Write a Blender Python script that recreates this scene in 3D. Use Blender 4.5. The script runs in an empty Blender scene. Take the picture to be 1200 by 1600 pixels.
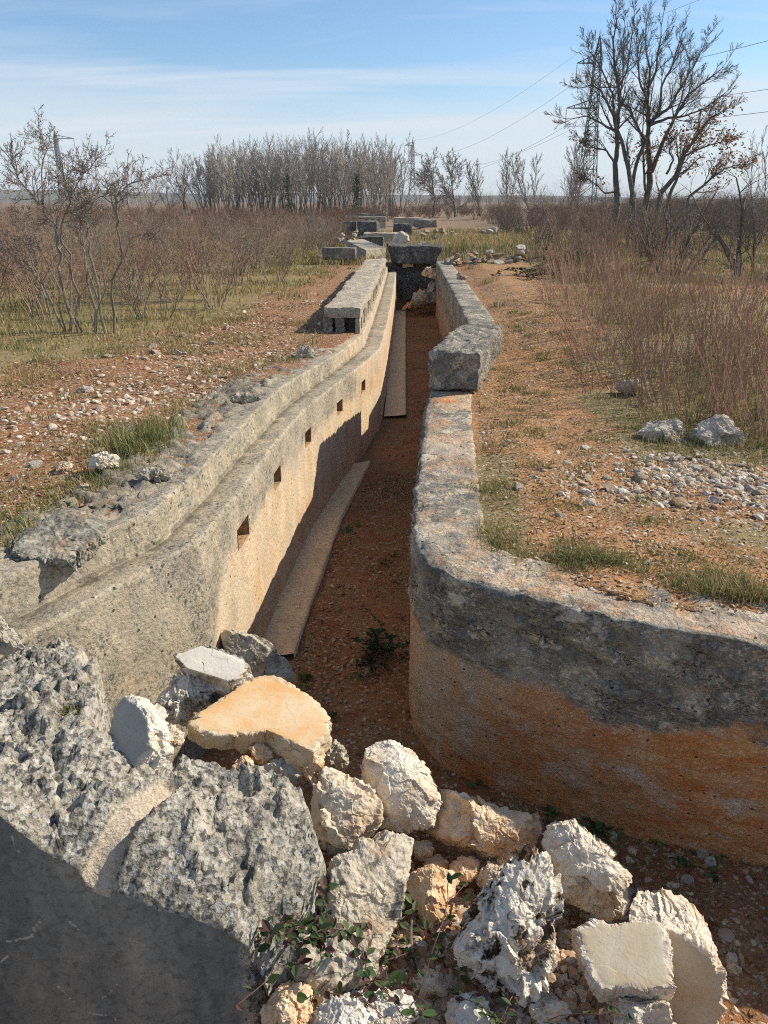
import bpy, math, random
import numpy as np
from mathutils import Vector

random.seed(7)
RNG = np.random.default_rng(11)
scene = bpy.context.scene
COL = scene.collection
R = math.radians

# ------------------------------------------------------------------ camera geometry (measured from the photograph)
PITCH, CAM_H, FPX = R(22.0), 1.9, 1200.0
SP, CP = math.sin(PITCH), math.cos(PITCH)
CAM = np.array([0.0, 0.0, CAM_H])

def ray(x, y):
    u = (x - 600) / FPX; v = (800 - y) / FPX
    return np.array([u, CP + v * SP, -SP + v * CP])

def at_z(x, y, z):
    d = ray(x, y); return CAM + d * ((z - CAM_H) / d[2])

def at_y(x, y, Y):
    d = ray(x, y); return CAM + d * (Y / d[1])

def at_plane(x, y, c, n):
    d = ray(x, y); return CAM + d * (np.dot(c - CAM, n) / np.dot(d, n))

# ------------------------------------------------------------------ numpy noise
def _hash(i, j, k, s):
    h = (i * 374761393 + j * 668265263 + k * 2147483647 + s * 144269504) & 0xFFFFFFFF
    h = ((h ^ (h >> 13)) * 1274126177) & 0xFFFFFFFF
    h = ((h ^ (h >> 16)) * 2246822519) & 0xFFFFFFFF
    h = h ^ (h >> 15)
    return (h & 0xFFFFFF) / float(0xFFFFFF)

def vnoise(P, s=0):
    P = np.asarray(P, float)
    I = np.floor(P).astype(np.int64); F = P - I
    F = F * F * F * (F * (F * 6 - 15) + 10)
    i, j, k = I[:, 0], I[:, 1], I[:, 2]
    fx, fy, fz = F[:, 0], F[:, 1], F[:, 2]
    r = 0
    for a in (0, 1):
        wa = fx if a else 1 - fx
        for b in (0, 1):
            wb = fy if b else 1 - fy
            for c in (0, 1):
                wc = fz if c else 1 - fz
                r = r + wa * wb * wc * _hash(i + a, j + b, k + c, s)
    return r * 2 - 1

def fbm(P, f=1.0, o=4, s=0, g=0.5):
    r = 0; a = 1.0; t = 0
    for q in range(o):
        r = r + a * vnoise(P * f + 17.3 * q, s + q); t += a; a *= g; f *= 2.03
    return r / t

def ridged(P, f=1.0, o=4, s=0):
    r = 0; a = 1.0; t = 0
    for q in range(o):
        r = r + a * (1 - 2 * np.abs(vnoise(P * f + 9.1 * q, s + q))); t += a; a *= 0.5; f *= 2.1
    return r / t

def worley(P, f=1.0, s=0):
    P = P * f
    I = np.floor(P).astype(np.int64)
    best = np.full(len(P), 9.0); second = np.full(len(P), 9.0); cid = np.zeros(len(P))
    for a in (-1, 0, 1):
        for b in (-1, 0, 1):
            for c in (-1, 0, 1):
                i, j, k = I[:, 0] + a, I[:, 1] + b, I[:, 2] + c
                q = np.stack([i + _hash(i, j, k, s), j + _hash(i, j, k, s + 1), k + _hash(i, j, k, s + 2)], 1)
                d = np.sqrt(((P - q) ** 2).sum(1)); h = _hash(i, j, k, s + 3)
                m = d < best
                second = np.where(m, best, np.minimum(second, d))
                cid = np.where(m, h, cid); best = np.where(m, d, best)
    return best, second, cid

def facets_noise(P, f=1.0, s=0):
    """chipped stone: every cell is a tilted plane at its own height"""
    P = P * f; I = np.floor(P).astype(np.int64)
    best = np.full(len(P), 9.0); val = np.zeros(len(P))
    for a in (-1, 0, 1):
        for b in (-1, 0, 1):
            for c in (-1, 0, 1):
                i, j, k = I[:, 0] + a, I[:, 1] + b, I[:, 2] + c
                q = np.stack([i + _hash(i, j, k, s), j + _hash(i, j, k, s + 1), k + _hash(i, j, k, s + 2)], 1)
                dv = P - q; d = (dv * dv).sum(1)
                t = (_hash(i, j, k, s + 3) - .5) * .9 + dv[:, 0] * (_hash(i, j, k, s + 4) - .5) * 1.6 + dv[:, 1] * (_hash(i, j, k, s + 5) - .5) * 1.6 + dv[:, 2] * (_hash(i, j, k, s + 6) - .5) * 1.6
                m = d < best; val = np.where(m, t, val); best = np.where(m, d, best)
    return val

def sstep(a, b, x):
    t = np.clip((np.asarray(x, float) - a) / (b - a), 0, 1); return t * t * (3 - 2 * t)

# ------------------------------------------------------------------ mesh helpers
def mesh_np(name, V, F, mat=None, parent=None, loc=None, smooth=False, cols=None):
    """V (n,3), F (m,k) one face size, or a list of such arrays; cols {attr:(n,4)}"""
    V = np.asarray(V, np.float32)
    if loc is not None:
        V = V - np.asarray(loc, np.float32)
    Fs = F if isinstance(F, list) else [F]
    Fs = [np.asarray(f, np.int32) for f in Fs if len(f)]
    me = bpy.data.meshes.new(name)
    me.vertices.add(len(V)); me.vertices.foreach_set('co', V.ravel())
    nl = sum(f.size for f in Fs); npoly = sum(len(f) for f in Fs)
    me.loops.add(nl); me.polygons.add(npoly)
    me.loops.foreach_set('vertex_index', np.concatenate([f.ravel() for f in Fs]))
    tot = np.concatenate([np.full(len(f), f.shape[1], np.int32) for f in Fs])
    st = np.concatenate([[0], np.cumsum(tot)[:-1]]).astype(np.int32)
    me.polygons.foreach_set('loop_start', st)
    me.polygons.foreach_set('use_smooth', np.full(npoly, smooth))
    if cols:
        for k, c in cols.items():
            at = me.attributes.new(k, 'FLOAT_COLOR', 'POINT')
            at.data.foreach_set('color', np.asarray(c, np.float32).ravel())
    me.update(calc_edges=True); me.validate()
    if mat: me.materials.append(mat)
    o = bpy.data.objects.new(name, me); COL.objects.link(o)
    if loc is not None: o.location = [float(q) for q in loc]
    if parent is not None:
        o.parent = parent
        if loc is None: o.location = [0, 0, 0]
        o.matrix_parent_inverse.identity()
        o.location = Vector(o.location) - parent.location
    return o

def tag(o, label=None, cat=None, group=None, kind=None):
    if label: o['label'] = label
    if cat: o['category'] = cat
    if group: o['group'] = group
    if kind: o['kind'] = kind
    return o

def thing(name, label, cat, loc=(0, 0, 0), group=None):
    o = bpy.data.objects.new(name, None); COL.objects.link(o)
    o.location = [float(q) for q in loc]; o.empty_display_size = 0.2
    return tag(o, label, cat, group)

def dup(root, loc, rz=0.0, sc=1.0, label=None):
    r = root.copy(); COL.objects.link(r)
    r.location = loc; r.rotation_euler = (0, 0, rz)
    r.scale = (sc, sc, sc) if not isinstance(sc, tuple) else sc
    if label: r['label'] = label
    for ch in root.children:
        c = ch.copy(); COL.objects.link(c); c.parent = r
    return r

def grid_faces(nu, nv):
    a = (np.arange(nu - 1)[:, None] * nv + np.arange(nv - 1)[None, :])
    return np.stack([a, a + nv, a + nv + 1, a + 1], -1).reshape(-1, 4)

def ico(n):
    t = (1 + 5 ** .5) / 2
    V = [(-1, t, 0), (1, t, 0), (-1, -t, 0), (1, -t, 0), (0, -1, t), (0, 1, t), (0, -1, -t), (0, 1, -t), (t, 0, -1), (t, 0, 1), (-t, 0, -1), (-t, 0, 1)]
    F = [(0, 11, 5), (0, 5, 1), (0, 1, 7), (0, 7, 10), (0, 10, 11), (1, 5, 9), (5, 11, 4), (11, 10, 2), (10, 7, 6), (7, 1, 8), (3, 9, 4), (3, 4, 2), (3, 2, 6), (3, 6, 8), (3, 8, 9), (4, 9, 5), (2, 4, 11), (6, 2, 10), (8, 6, 7), (9, 8, 1)]
    V = np.array(V, float); V /= np.linalg.norm(V, axis=1)[:, None]; F = np.array(F)
    for _ in range(n):
        E = np.concatenate([F[:, [0, 1]], F[:, [1, 2]], F[:, [2, 0]]]); E.sort(axis=1)
        U, inv = np.unique(E, axis=0, return_inverse=True); inv = inv.ravel()
        M = V[U[:, 0]] + V[U[:, 1]]; M /= np.linalg.norm(M, axis=1)[:, None]
        k = len(F); a, b, c = inv[:k] + len(V), inv[k:2 * k] + len(V), inv[2 * k:] + len(V)
        V = np.concatenate([V, M])
        F = np.concatenate([np.stack([F[:, 0], a, c], 1), np.stack([F[:, 1], b, a], 1), np.stack([F[:, 2], c, b], 1), np.stack([a, b, c], 1)])
    return V, F
ICO = {n: ico(n) for n in (0, 1, 2, 3, 4, 5, 6)}

def tubes(segs, sides=3):
    """segs rows: x0 y0 z0 x1 y1 z1 r0 r1 -> verts, quads"""
    S = np.asarray(segs, float); n = len(S)
    A, B = S[:, :3], S[:, 3:6]; D = B - A
    D /= np.maximum(np.linalg.norm(D, axis=1), 1e-9)[:, None]
    ref = np.where(np.abs(D[:, 2:3]) > .9, [[1.0, 0, 0]], [[0, 0, 1.0]])
    U = np.cross(D, ref); U /= np.linalg.norm(U, axis=1)[:, None]; W = np.cross(D, U)
    ang = np.arange(sides) * 2 * math.pi / sides
    ring = U[:, None, :] * np.cos(ang)[None, :, None] + W[:, None, :] * np.sin(ang)[None, :, None]
    V = np.concatenate([A[:, None] + ring * S[:, 6][:, None, None], B[:, None] + ring * S[:, 7][:, None, None]], 1).reshape(-1, 3)
    base = np.arange(n)[:, None] * (2 * sides); q = np.arange(sides)[None]; q2 = (q + 1) % sides
    F = np.stack([base + q, base + q2, base + q2 + sides, base + q + sides], -1).reshape(-1, 4)
    return V, F

def poly_at(poly, s):
    """resample polyline (n,k) at normalised arc coordinates s (by the first two columns)"""
    poly = np.asarray(poly, float)
    d = np.concatenate([[0], np.cumsum(np.linalg.norm(np.diff(poly[:, :2], axis=0), axis=1))])
    return np.stack([np.interp(s, d, poly[:, k]) for k in range(poly.shape[1])], 1), d

def chaikin(P, n=2):
    P = np.asarray(P, float)
    for _ in range(n):
        Q = [P[0]]
        for a, b in zip(P[:-1], P[1:]):
            Q += [a * .75 + b * .25, a * .25 + b * .75]
        Q.append(P[-1]); P = np.array(Q)
    return P

def vecnoise(P, f, o, s):
    return np.stack([fbm(P, f, o, s), fbm(P + 31.7, f, o, s + 50), fbm(P - 57.1, f, o, s + 90)], 1)

def rough_box(name, c, size, rz=0, tilt=(0, 0), mat=None, parent=None, amp=.012, r=.02, step=.04, seed=0, freq=6, taper=0.0, ztaper=0.0, loc=None):
    """weathered block: rounded box with worn faces. c = centre"""
    h = np.array(size) / 2.0; Vs = []; Fs = []; off = 0
    for ax in range(3):
        a, b = (ax + 1) % 3, (ax + 2) % 3
        na, nb = [max(2, min(140, int(2 * h[k] / step) + 2)) for k in (a, b)]
        ga, gb = np.meshgrid(np.linspace(-h[a], h[a], na), np.linspace(-h[b], h[b], nb), indexing='ij')
        for sg in (-1, 1):
            P = np.zeros((na * nb, 3)); P[:, a] = ga.ravel(); P[:, b] = gb.ravel(); P[:, ax] = sg * h[ax]
            f = grid_faces(na, nb)
            if sg < 0: f = f[:, ::-1]
            Vs.append(P); Fs.append(f + off); off += len(P)
    P = np.concatenate(Vs); F = np.concatenate(Fs)
    q = np.clip(P, -h + r, h - r); d = P - q; L = np.linalg.norm(d, axis=1); m = L > 1e-9
    P[m] = q[m] + d[m] / L[m][:, None] * r
    P[:, 0] *= (1 + taper * P[:, 1] / max(h[1], 1e-6)) * (1 + ztaper * P[:, 2] / h[2])
    Q = P + seed * 7.7
    P = P + amp * (vecnoise(Q, freq, 4, seed) * 1.2 + .5 * vecnoise(Q, freq * 5, 2, seed + 7))
    cx, sx = math.cos(tilt[0]), math.sin(tilt[0]); cy, sy = math.cos(tilt[1]), math.sin(tilt[1]); cz, sz = math.cos(rz), math.sin(rz)
    P = P @ np.array([[1, 0, 0], [0, cx, -sx], [0, sx, cx]]).T @ np.array([[cy, 0, sy], [0, 1, 0], [-sy, 0, cy]]).T @ np.array([[cz, -sz, 0], [sz, cz, 0], [0, 0, 1]]).T
    P = P + np.array(c)
    # shade smooth with hard box edges: faces are separate islands, so normals stay per face
    return mesh_np(name, P, F, mat, parent, loc=c if loc is None and parent is None else loc, smooth=True)

# ------------------------------------------------------------------ node helpers
class NT:
    def __init__(s, name, rough=.9):
        s.m = bpy.data.materials.new(name); s.m.use_nodes = True
        s.t = s.m.node_tree; s.n = s.t.nodes; s.l = s.t.links
        s.b = s.n['Principled BSDF']; s.b.inputs['Roughness'].default_value = rough
        s.b.inputs['Specular IOR Level'].default_value = .25
    def new(s, ty): return s.n.new(ty)
    def put(s, v, inp):
        if v is None: return
        if hasattr(v, 'is_output'): s.l.new(v, inp)
        else:
            if inp.type == 'RGBA' and len(v) == 3: v = (*v, 1)
            inp.default_value = v
    def obj(s):
        if not hasattr(s, '_o'):
            s._o = s.new('ShaderNodeTexCoord').outputs['Object']
        return s._o
    def pos(s):
        if not hasattr(s, '_p'):
            s._p = s.new('ShaderNodeNewGeometry').outputs['Position']
        return s._p
    def rnd(s): return s.new('ShaderNodeObjectInfo').outputs['Random']
    def mapv(s, v, scale=(1, 1, 1), loc=None):
        n = s.new('ShaderNodeMapping'); s.put(v, n.inputs['Vector']); n.inputs['Scale'].default_value = scale
        if loc is not None: s.put(loc, n.inputs['Location'])
        return n.outputs[0]
    def noise(s, v, scale, det=5, rough=.6, dist=0.0, col=False):
        n = s.new('ShaderNodeTexNoise'); s.put(v, n.inputs['Vector'])
        n.inputs['Scale'].default_value = scale; n.inputs['Detail'].default_value = det
        n.inputs['Roughness'].default_value = rough; n.inputs['Distortion'].default_value = dist
        return n.outputs['Color' if col else 'Fac']
    def voro(s, v, scale, feat='F1', out='Distance', rand=1.0):
        n = s.new('ShaderNodeTexVoronoi'); n.feature = feat; s.put(v, n.inputs['Vector'])
        n.inputs['Scale'].default_value = scale; n.inputs['Randomness'].default_value = rand
        return n.outputs[out]
    def ramp(s, f, stops, inter='LINEAR'):
        n = s.new('ShaderNodeValToRGB'); s.put(f, n.inputs[0]); n.color_ramp.interpolation = inter
        e = n.color_ramp.elements
        while len(e) < len(stops): e.new(.5)
        for q, (p, c) in zip(e, stops):
            q.position = p; q.color = (c, c, c, 1) if not hasattr(c, '__len__') else ((*c, 1) if len(c) == 3 else c)
        return n.outputs[0]
    def mix(s, f, a, b, mode='MIX'):
        n = s.new('ShaderNodeMix'); n.data_type = 'RGBA'; n.blend_type = mode
        s.put(f, n.inputs[0]); s.put(a, n.inputs[6]); s.put(b, n.inputs[7]); return n.outputs[2]
    def math(s, op, a, b=None, c=None):
        n = s.new('ShaderNodeMath'); n.operation = op
        for q, v in enumerate((a, b, c)):
            if v is not None: s.put(v, n.inputs[q])
        return n.outputs[0]
    def attr(s, name):
        n = s.new('ShaderNodeAttribute'); n.attribute_name = name; return n
    def sep(s, c):
        n = s.new('ShaderNodeSeparateColor'); s.put(c, n.inputs[0]); return n.outputs
    def sepxyz(s, c):
        n = s.new('ShaderNodeSeparateXYZ'); s.put(c, n.inputs[0]); return n.outputs
    def bump(s, h, dist=.01, strength=1.0, prev=None):
        n = s.new('ShaderNodeBump'); s.put(h, n.inputs['Height']); n.inputs['Distance'].default_value = dist
        n.inputs['Strength'].default_value = strength
        if prev is not None: s.put(prev, n.inputs['Normal'])
        return n.outputs[0]
    def done(s, col, nrm=None, rough=None):
        s.put(col, s.b.inputs['Base Color'])
        if nrm is not None: s.put(nrm, s.b.inputs['Normal'])
        if rough is not None: s.put(rough, s.b.inputs['Roughness'])
        return s.m

def concrete_mat(name, light=(.36, .34, .29), dark=(.06, .06, .055), pale=(.55, .50, .42), stain=(.47, .27, .13), stain2=(.30, .12, .05), dirty=.5, pit=1.0, lich=.35, use_stain=True, patch=.5, flow=(1, 1, 1)):
    """weathered cast concrete: patches of grey lichen film, dark crevices and pits, pale chips; attribute 'stain' R = bare, G = red soil stain"""
    n = NT(name, .93); v0 = n.pos(); v = n.mapv(v0, flow)
    big = n.noise(v, 2.0, 5, .6); mid = n.noise(v, 8, 6, .62); fine = n.noise(v, 38, 5, .65); grit = n.noise(v0, 210, 3, .6)
    warp = n.new('ShaderNodeVectorMath'); warp.operation = 'MULTIPLY_ADD'
    n.put(n.noise(v, 11, 4, .6, 0, True), warp.inputs[0]); warp.inputs[1].default_value = (.16, .16, .16); n.put(v, warp.inputs[2]); wv = warp.outputs[0]
    cell = n.sep(n.voro(wv, 9, 'F1', 'Color')); edge = n.voro(wv, 9, 'DISTANCE_TO_EDGE'); cell2 = n.sep(n.voro(wv, 26, 'F1', 'Color'))
    warm = tuple(q * w for q, w in zip(light, (1.12, .98, .82))); cool = tuple(q * w for q, w in zip(light, (.50, .545, .60)))
    base = n.mix(n.ramp(mid, [(.36, 0), (.64, 1)]), warm, light)
    base = n.mix(n.math('MULTIPLY', n.ramp(cell[0], [(.45, 0), (.55, 1)]), patch), base, cool)
    base = n.mix(n.math('MULTIPLY', n.ramp(cell2[1], [(.60, 0), (.64, 1)]), patch * .8), base, tuple(.45 * a + .55 * b for a, b in zip(dark, light)))
    base = n.mix(n.math('MULTIPLY', n.ramp(cell2[2], [(.80, 0), (.83, 1)]), patch * 1.1), base, pale)
    c = n.mix(n.ramp(big, [(.44, 0), (.58, dirty)]), base, tuple(.72 * a + .28 * b for a, b in zip(dark, light)))
    spk = n.ramp(fine, [(.52, 0), (.60, 1)])
    c = n.mix(n.math('MULTIPLY', spk, n.ramp(mid, [(.40, .40), (.58, .95)])), c, dark)
    ros = n.ramp(n.noise(v, 24, 4, .55, .4), [(.61, 0), (.66, min(1, lich * 2))])
    c = n.mix(ros, c, pale)
    crev = n.math('MULTIPLY', n.ramp(edge, [(.0, 1), (.06, 0)]), n.ramp(n.noise(v, 3.3, 3, .6), [(.46, 0), (.58, .9)]))
    c = n.mix(n.math('MULTIPLY', crev, patch * 1.4), c, tuple(q * .5 for q in dark))
    c = n.mix(n.ramp(grit, [(.30, .65), (.46, 0)]), c, dark); c = n.mix(n.ramp(n.noise(v0, 95, 4, .65), [(.56, 0), (.66, .5)]), c, tuple(min(1, q * 1.5) for q in light))
    pk = n.sep(n.voro(wv, 5.2, 'F1', 'Color')); pdist = n.voro(wv, 5.2)
    plaster = n.math('MULTIPLY', n.math('GREATER_THAN', pk[1], .80), n.ramp(n.math('ADD', pdist, n.math('MULTIPLY', fine, .25)), [(.42, 1), (.50, 0)]))
    c = n.mix(n.math('MULTIPLY', plaster, patch * .85), c, pale)
    c = n.mix(n.math('MULTIPLY', n.ramp(pk[0], [(.62, 0), (.66, 1)]), patch * .55), c, tuple(.8 * a + .2 * b for a, b in zip(dark, light)))
    if use_stain:
        at = n.sep(n.attr('stain').outputs['Color'])
        brk = n.noise(v0, 6, 5, .7, .3)
        ms = n.ramp(n.math('ADD', n.math('MULTIPLY', at[0], 1.15), n.math('MULTIPLY', n.math('SUBTRACT', brk, .5), 1.1)), [(.36, 0), (.70, 1)])
        streak = n.noise(n.mapv(v0, (6, 6, 1.2)), 1.3, 6, .68)
        bare = n.mix(n.ramp(streak, [(.34, 0), (.66, 1)]), pale, stain)
        bare = n.mix(n.ramp(n.noise(v0, 22, 5, .7), [(.5, 0), (.72, .5)]), bare, tuple(q * .55 for q in stain))
        bare = n.mix(n.ramp(n.noise(v0, 3.2, 5, .65), [(.52, 0), (.68, .55)]), bare, tuple(q * .8 for q in light))
        c = n.mix(ms, c, bare)
        mr = n.ramp(n.math('ADD', at[1], n.math('MULTIPLY', n.math('SUBTRACT', n.noise(n.mapv(v0, (1, 1, 1.6)), 3.4, 6, .68, .3), .5), 1.7)), [(.30, 0), (.78, .95)])
        red = n.mix(n.ramp(n.noise(n.mapv(v0, (1, 1, 3.2)), 4, 6, .7, .3), [(.34, 0), (.64, 1)]), stain, stain2)
        red = n.mix(n.ramp(n.noise(n.mapv(v0, (1, 1, 1.8)), 3.0, 6, .66, .4), [(.54, 0), (.66, .75)]), red, pale)
        red = n.mix(n.ramp(n.noise(v0, 30, 5, .65), [(.57, 0), (.66, .5)]), red, pale)
        red = n.mix(n.ramp(n.noise(v0, 48, 4, .7), [(.33, .6), (.44, 0)]), red, tuple(q * .4 for q in stain2))
        c = n.mix(mr, c, red)
        c = n.mix(n.math('MULTIPLY', n.ramp(n.noise(v0, 1.9, 6, .66, .3), [(.50, 0), (.64, .6)]), n.ramp(at[1], [(.3, 1), (.75, .25)])), c, n.mix(fine, tuple(.8 * q for q in light), pale))
        md = n.ramp(n.math('ADD', at[2], n.math('MULTIPLY', n.math('SUBTRACT', n.noise(v0, 9, 5, .7), .5), 1.0)), [(.40, 0), (.70, .9)])
        c = n.mix(md, c, n.mix(n.ramp(fine, [(.4, 0), (.6, 1)]), (.065, .055, .040), (.185, .155, .105)))
    hole = n.math('MULTIPLY', n.math('LESS_THAN', n.voro(v, 17), .16), n.math('GREATER_THAN', n.sep(n.voro(v, 17, 'F1', 'Color'))[0], .70))
    c = n.mix(n.math('MULTIPLY', hole, .85), c, tuple(q * .4 for q in dark))
    h1 = n.bump(n.math('ADD', n.math('MULTIPLY', cell[1], .5), mid), .018 * pit, .6)
    h2 = n.bump(n.ramp(fine, [(.42, 1), (.60, 0)]), .006 * pit, .8, h1)
    h2 = n.bump(hole, .01, -1.0, h2) if False else h2
    h3 = n.bump(grit, .002, .6, h2)
    return n.done(c, h3)

def rock_mat(name, pale, tint, dark=(.05, .045, .04), lichen=0.0, tintamt=.5, vein=.3, smooth_col=None, bump=1.0, chips=True, moss=None):
    """broken limestone concrete; attribute 'face' R = smooth cast face, G = hollow"""
    n = NT(name, .88); v = n.obj()
    off = n.mapv(v, (1, 1, 1), None)
    mid = n.noise(off, 7, 6, .6, .2); fine = n.noise(off, 34, 5, .62); grit = n.noise(off, 150, 3, .7)
    c = n.mix(n.ramp(mid, [(.38, 0), (.66, tintamt)]), pale, tint)
    c = n.mix(n.ramp(fine, [(.30, .55), (.46, 0)]), c, tuple(q * .55 for q in tint))
    agg = n.voro(n.mapv(n.noise(off, 14, 2, .5, 0, True), (.12, .12, .12)), 1)  # unused warp seed
    cell = n.voro(off, 34, 'F1', 'Color'); cs = n.sep(cell)
    c = n.mix(n.math('MULTIPLY', cs[0], .28), c, tuple(min(1, q * 1.35) for q in pale))
    if lichen > 0:
        lm = n.ramp(n.noise(off, 11, 6, .72, .8), [(.62 - .28 * lichen, 0), (.72 - .22 * lichen, 1)])
        lg = n.mix(n.ramp(n.noise(off, 60, 4, .7), [(.4, 0), (.6, 1)]), (.20, .185, .15), dark)
        c = n.mix(n.math('MULTIPLY', lm, .88), c, lg)
    if moss:
        mm = n.ramp(n.noise(off, 6.5, 5, .7, .5), [(.51, 0), (.57, 1)])
        c = n.mix(mm, c, n.mix(n.noise(off, 120, 3), moss, tuple(q * .35 for q in moss)))
    soil = n.ramp(n.noise(off, 4.0, 5, .65), [(.53, 0), (.68, .6)])
    c = n.mix(soil, c, n.mix(n.noise(off, 50, 3), (.42, .24, .12), (.56, .38, .22)))
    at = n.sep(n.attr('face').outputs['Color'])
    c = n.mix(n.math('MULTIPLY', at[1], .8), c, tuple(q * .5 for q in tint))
    b1 = n.bump(mid, .012 * bump, .6)
    b2 = n.bump(fine, .007 * bump, .8, b1)
    if chips:
        b2 = n.bump(n.voro(off, 40, 'F1'), .006 * bump, .6, b2)
    b3 = n.bump(grit, .0025, .8, b2)
    if smooth_col:
        a, b = smooth_col
        sc = n.mix(n.ramp(n.noise(off, 4.2, 5, .6, .5), [(.36, 0), (.62, 1)]), a, b)
        sc = n.mix(n.ramp(n.noise(off, 90, 4, .7), [(.35, .25), (.5, 0)]), sc, tuple(q * .6 for q in b))
        scr = n.ramp(n.noise(n.mapv(off, (30, 3, 3)), 3.0, 3, .6, 2.0), [(.68, 0), (.74, .6)])
        sc = n.mix(scr, sc, tuple(min(1, q * 1.25) for q in a))
        m = n.ramp(at[0], [(.45, 0), (.6, 1)])
        c = n.mix(m, c, sc)
        sb = n.bump(n.noise(off, 90, 4, .7), .0015, .8)
        mx = n.new('ShaderNodeMix'); mx.data_type = 'VECTOR'
        n.put(m, mx.inputs[0]); n.put(b3, mx.inputs[4]); n.put(sb, mx.inputs[5]); b3 = mx.outputs[1]
    return n.done(c, b3)

def attr_mat(name, rough=.85, trans=0.0, vary=.25):
    n = NT(name, rough)
    c = n.attr('col').outputs['Color']
    c = n.mix(n.math('MULTIPLY', n.noise(n.obj(), 60, 2), vary), c, (.02, .015, .01))
    if trans:
        n.b.inputs['Subsurface Weight'].default_value = 0
        d = n.new('ShaderNodeBsdfTranslucent'); n.put(c, d.inputs[0])
        ms = n.new('ShaderNodeMixShader'); ms.inputs[0].default_value = trans
        n.l.new(n.b.outputs[0], ms.inputs[1]); n.l.new(d.outputs[0], ms.inputs[2])
        n.l.new(ms.outputs[0], n.n['Material Output'].inputs[0])
    return n.done(c)

def bark_mat(name, a, b, scale=30, objvary=.35):
    n = NT(name, .9); v = n.obj()
    c = n.mix(n.ramp(n.noise(v, scale, 4, .7), [(.35, 0), (.65, 1)]), a, b)
    c = n.mix(n.math('MULTIPLY', n.rnd(), objvary), c, tuple(q * .45 for q in b))
    return n.done(c)

M = {}
M['left_wall'] = concrete_mat('weathered_concrete_left', light=(.43, .385, .30), dark=(.06, .055, .045), pale=(.68, .56, .40), stain=(.60, .41, .23), stain2=(.46, .22, .10), dirty=.35, lich=.3, patch=.25, pit=.7)  # the left wall concrete's own tones
M['right_wall'] = concrete_mat('weathered_concrete_lichen', light=(.53, .465, .36), dark=(.055, .053, .05), pale=(.64, .56, .44), stain=(.70, .37, .15), stain2=(.58, .19, .045), dirty=.85, lich=.45, pit=1.5, patch=1.0, flow=(1, 1, 1.7))
M['block'] = concrete_mat('weathered_concrete_block', light=(.40, .365, .30), dark=(.06, .058, .055), pale=(.58, .52, .43), dirty=.5, use_stain=False, pit=1.5, lich=.45, patch=.6)
M['parapet'] = concrete_mat('weathered_concrete_parapet', light=(.53, .47, .37), dark=(.12, .11, .085), pale=(.68, .60, .47), dirty=.25, use_stain=False, lich=.4, patch=.3)
M['dark_block'] = concrete_mat('dark_mottled_concrete', light=(.19, .18, .165), dark=(.035, .034, .033), pale=(.42, .38, .31), dirty=.6, use_stain=False, pit=1.6, lich=.4, patch=.7)  # darker overall than the other block concrete
M['footing'] = concrete_mat('soil_stained_concrete', light=(.80, .60, .37), dark=(.42, .27, .14), pale=(.82, .67, .46), dirty=.25, use_stain=False, lich=.25, pit=.4, patch=.15)
M['niche'] = concrete_mat('bare_niche_concrete', light=(.50, .33, .19), dark=(.14, .07, .04), pale=(.60, .46, .30), dirty=.3, use_stain=False, lich=.2, pit=.5, patch=.2)
M['pale'] = rock_mat('pale_limestone', (.70, .63, .51), (.54, .41, .26), tintamt=.6)
M['orange'] = rock_mat('orange_limestone', (.72, .57, .39), (.62, .33, .13), tintamt=.95)
M['tan'] = rock_mat('tan_limestone', (.64, .56, .44), (.56, .38, .21), tintamt=.7)
M['grey'] = rock_mat('grey_lichened_stone', (.46, .41, .32), (.30, .27, .21), lichen=.45)
M['block_stone'] = rock_mat('lichened_concrete_lump', (.42, .38, .29), (.27, .24, .18), lichen=.75, bump=1.6)
M['frag'] = rock_mat('weathered_fragment', (.54, .47, .36), (.36, .28, .19), lichen=.3, tintamt=.7, bump=1.5)
M['mossy'] = rock_mat('mossy_white_stone', (.72, .65, .53), (.46, .39, .29), lichen=.3, moss=(.06, .03, .015), bump=1.8)
M['pitted'] = rock_mat('pitted_white_stone', (.66, .61, .52), (.40, .36, .30), lichen=.5, bump=1.3, smooth_col=((.78, .73, .62), (.70, .64, .52)))
M['slab_orange'] = rock_mat('orange_smooth_slab', (.66, .56, .40), (.52, .33, .16), tintamt=.8, smooth_col=((.70, .55, .36), (.66, .38, .15)))
M['slab_beige'] = rock_mat('beige_smooth_slab', (.68, .60, .48), (.50, .36, .22), tintamt=.5, smooth_col=((.56, .50, .38), (.52, .40, .25)))
M['slab_grey'] = rock_mat('grey_faced_slab', (.66, .60, .50), (.46, .38, .28), tintamt=.5, smooth_col=((.44, .40, .32), (.36, .33, .26)))
M['white'] = rock_mat('white_stone', (.62, .58, .51), (.50, .44, .36), tintamt=.4)

# ------------------------------------------------------------------ world, sun, camera
SUN_AZ, SUN_EL = R(70), R(36)       # azimuth clockwise from +Y towards +X
world = bpy.data.worlds.new('World'); scene.world = world; world.use_nodes = True
wt = world.node_tree; wn, wl = wt.nodes, wt.links
bg = wn['Background']
sky = wn.new('ShaderNodeTexSky'); sky.sky_type = 'NISHITA'; sky.sun_disc = False
sky.sun_elevation = SUN_EL; sky.sun_rotation = SUN_AZ
sky.air_density = 1.0; sky.dust_density = .5; sky.ozone_density = 3.5; sky.altitude = 100
tc = wn.new('ShaderNodeTexCoord')
def wmath(op, a, b=None):
    n = wn.new('ShaderNodeMath'); n.operation = op
    for q, v in enumerate((a, b)):
        if v is None: continue
        if hasattr(v, 'is_output'): wl.new(v, n.inputs[q])
        else: n.inputs[q].default_value = v
    return n.outputs[0]
sx = wn.new('ShaderNodeSeparateXYZ'); wl.new(tc.outputs['Generated'], sx.inputs[0])
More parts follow.
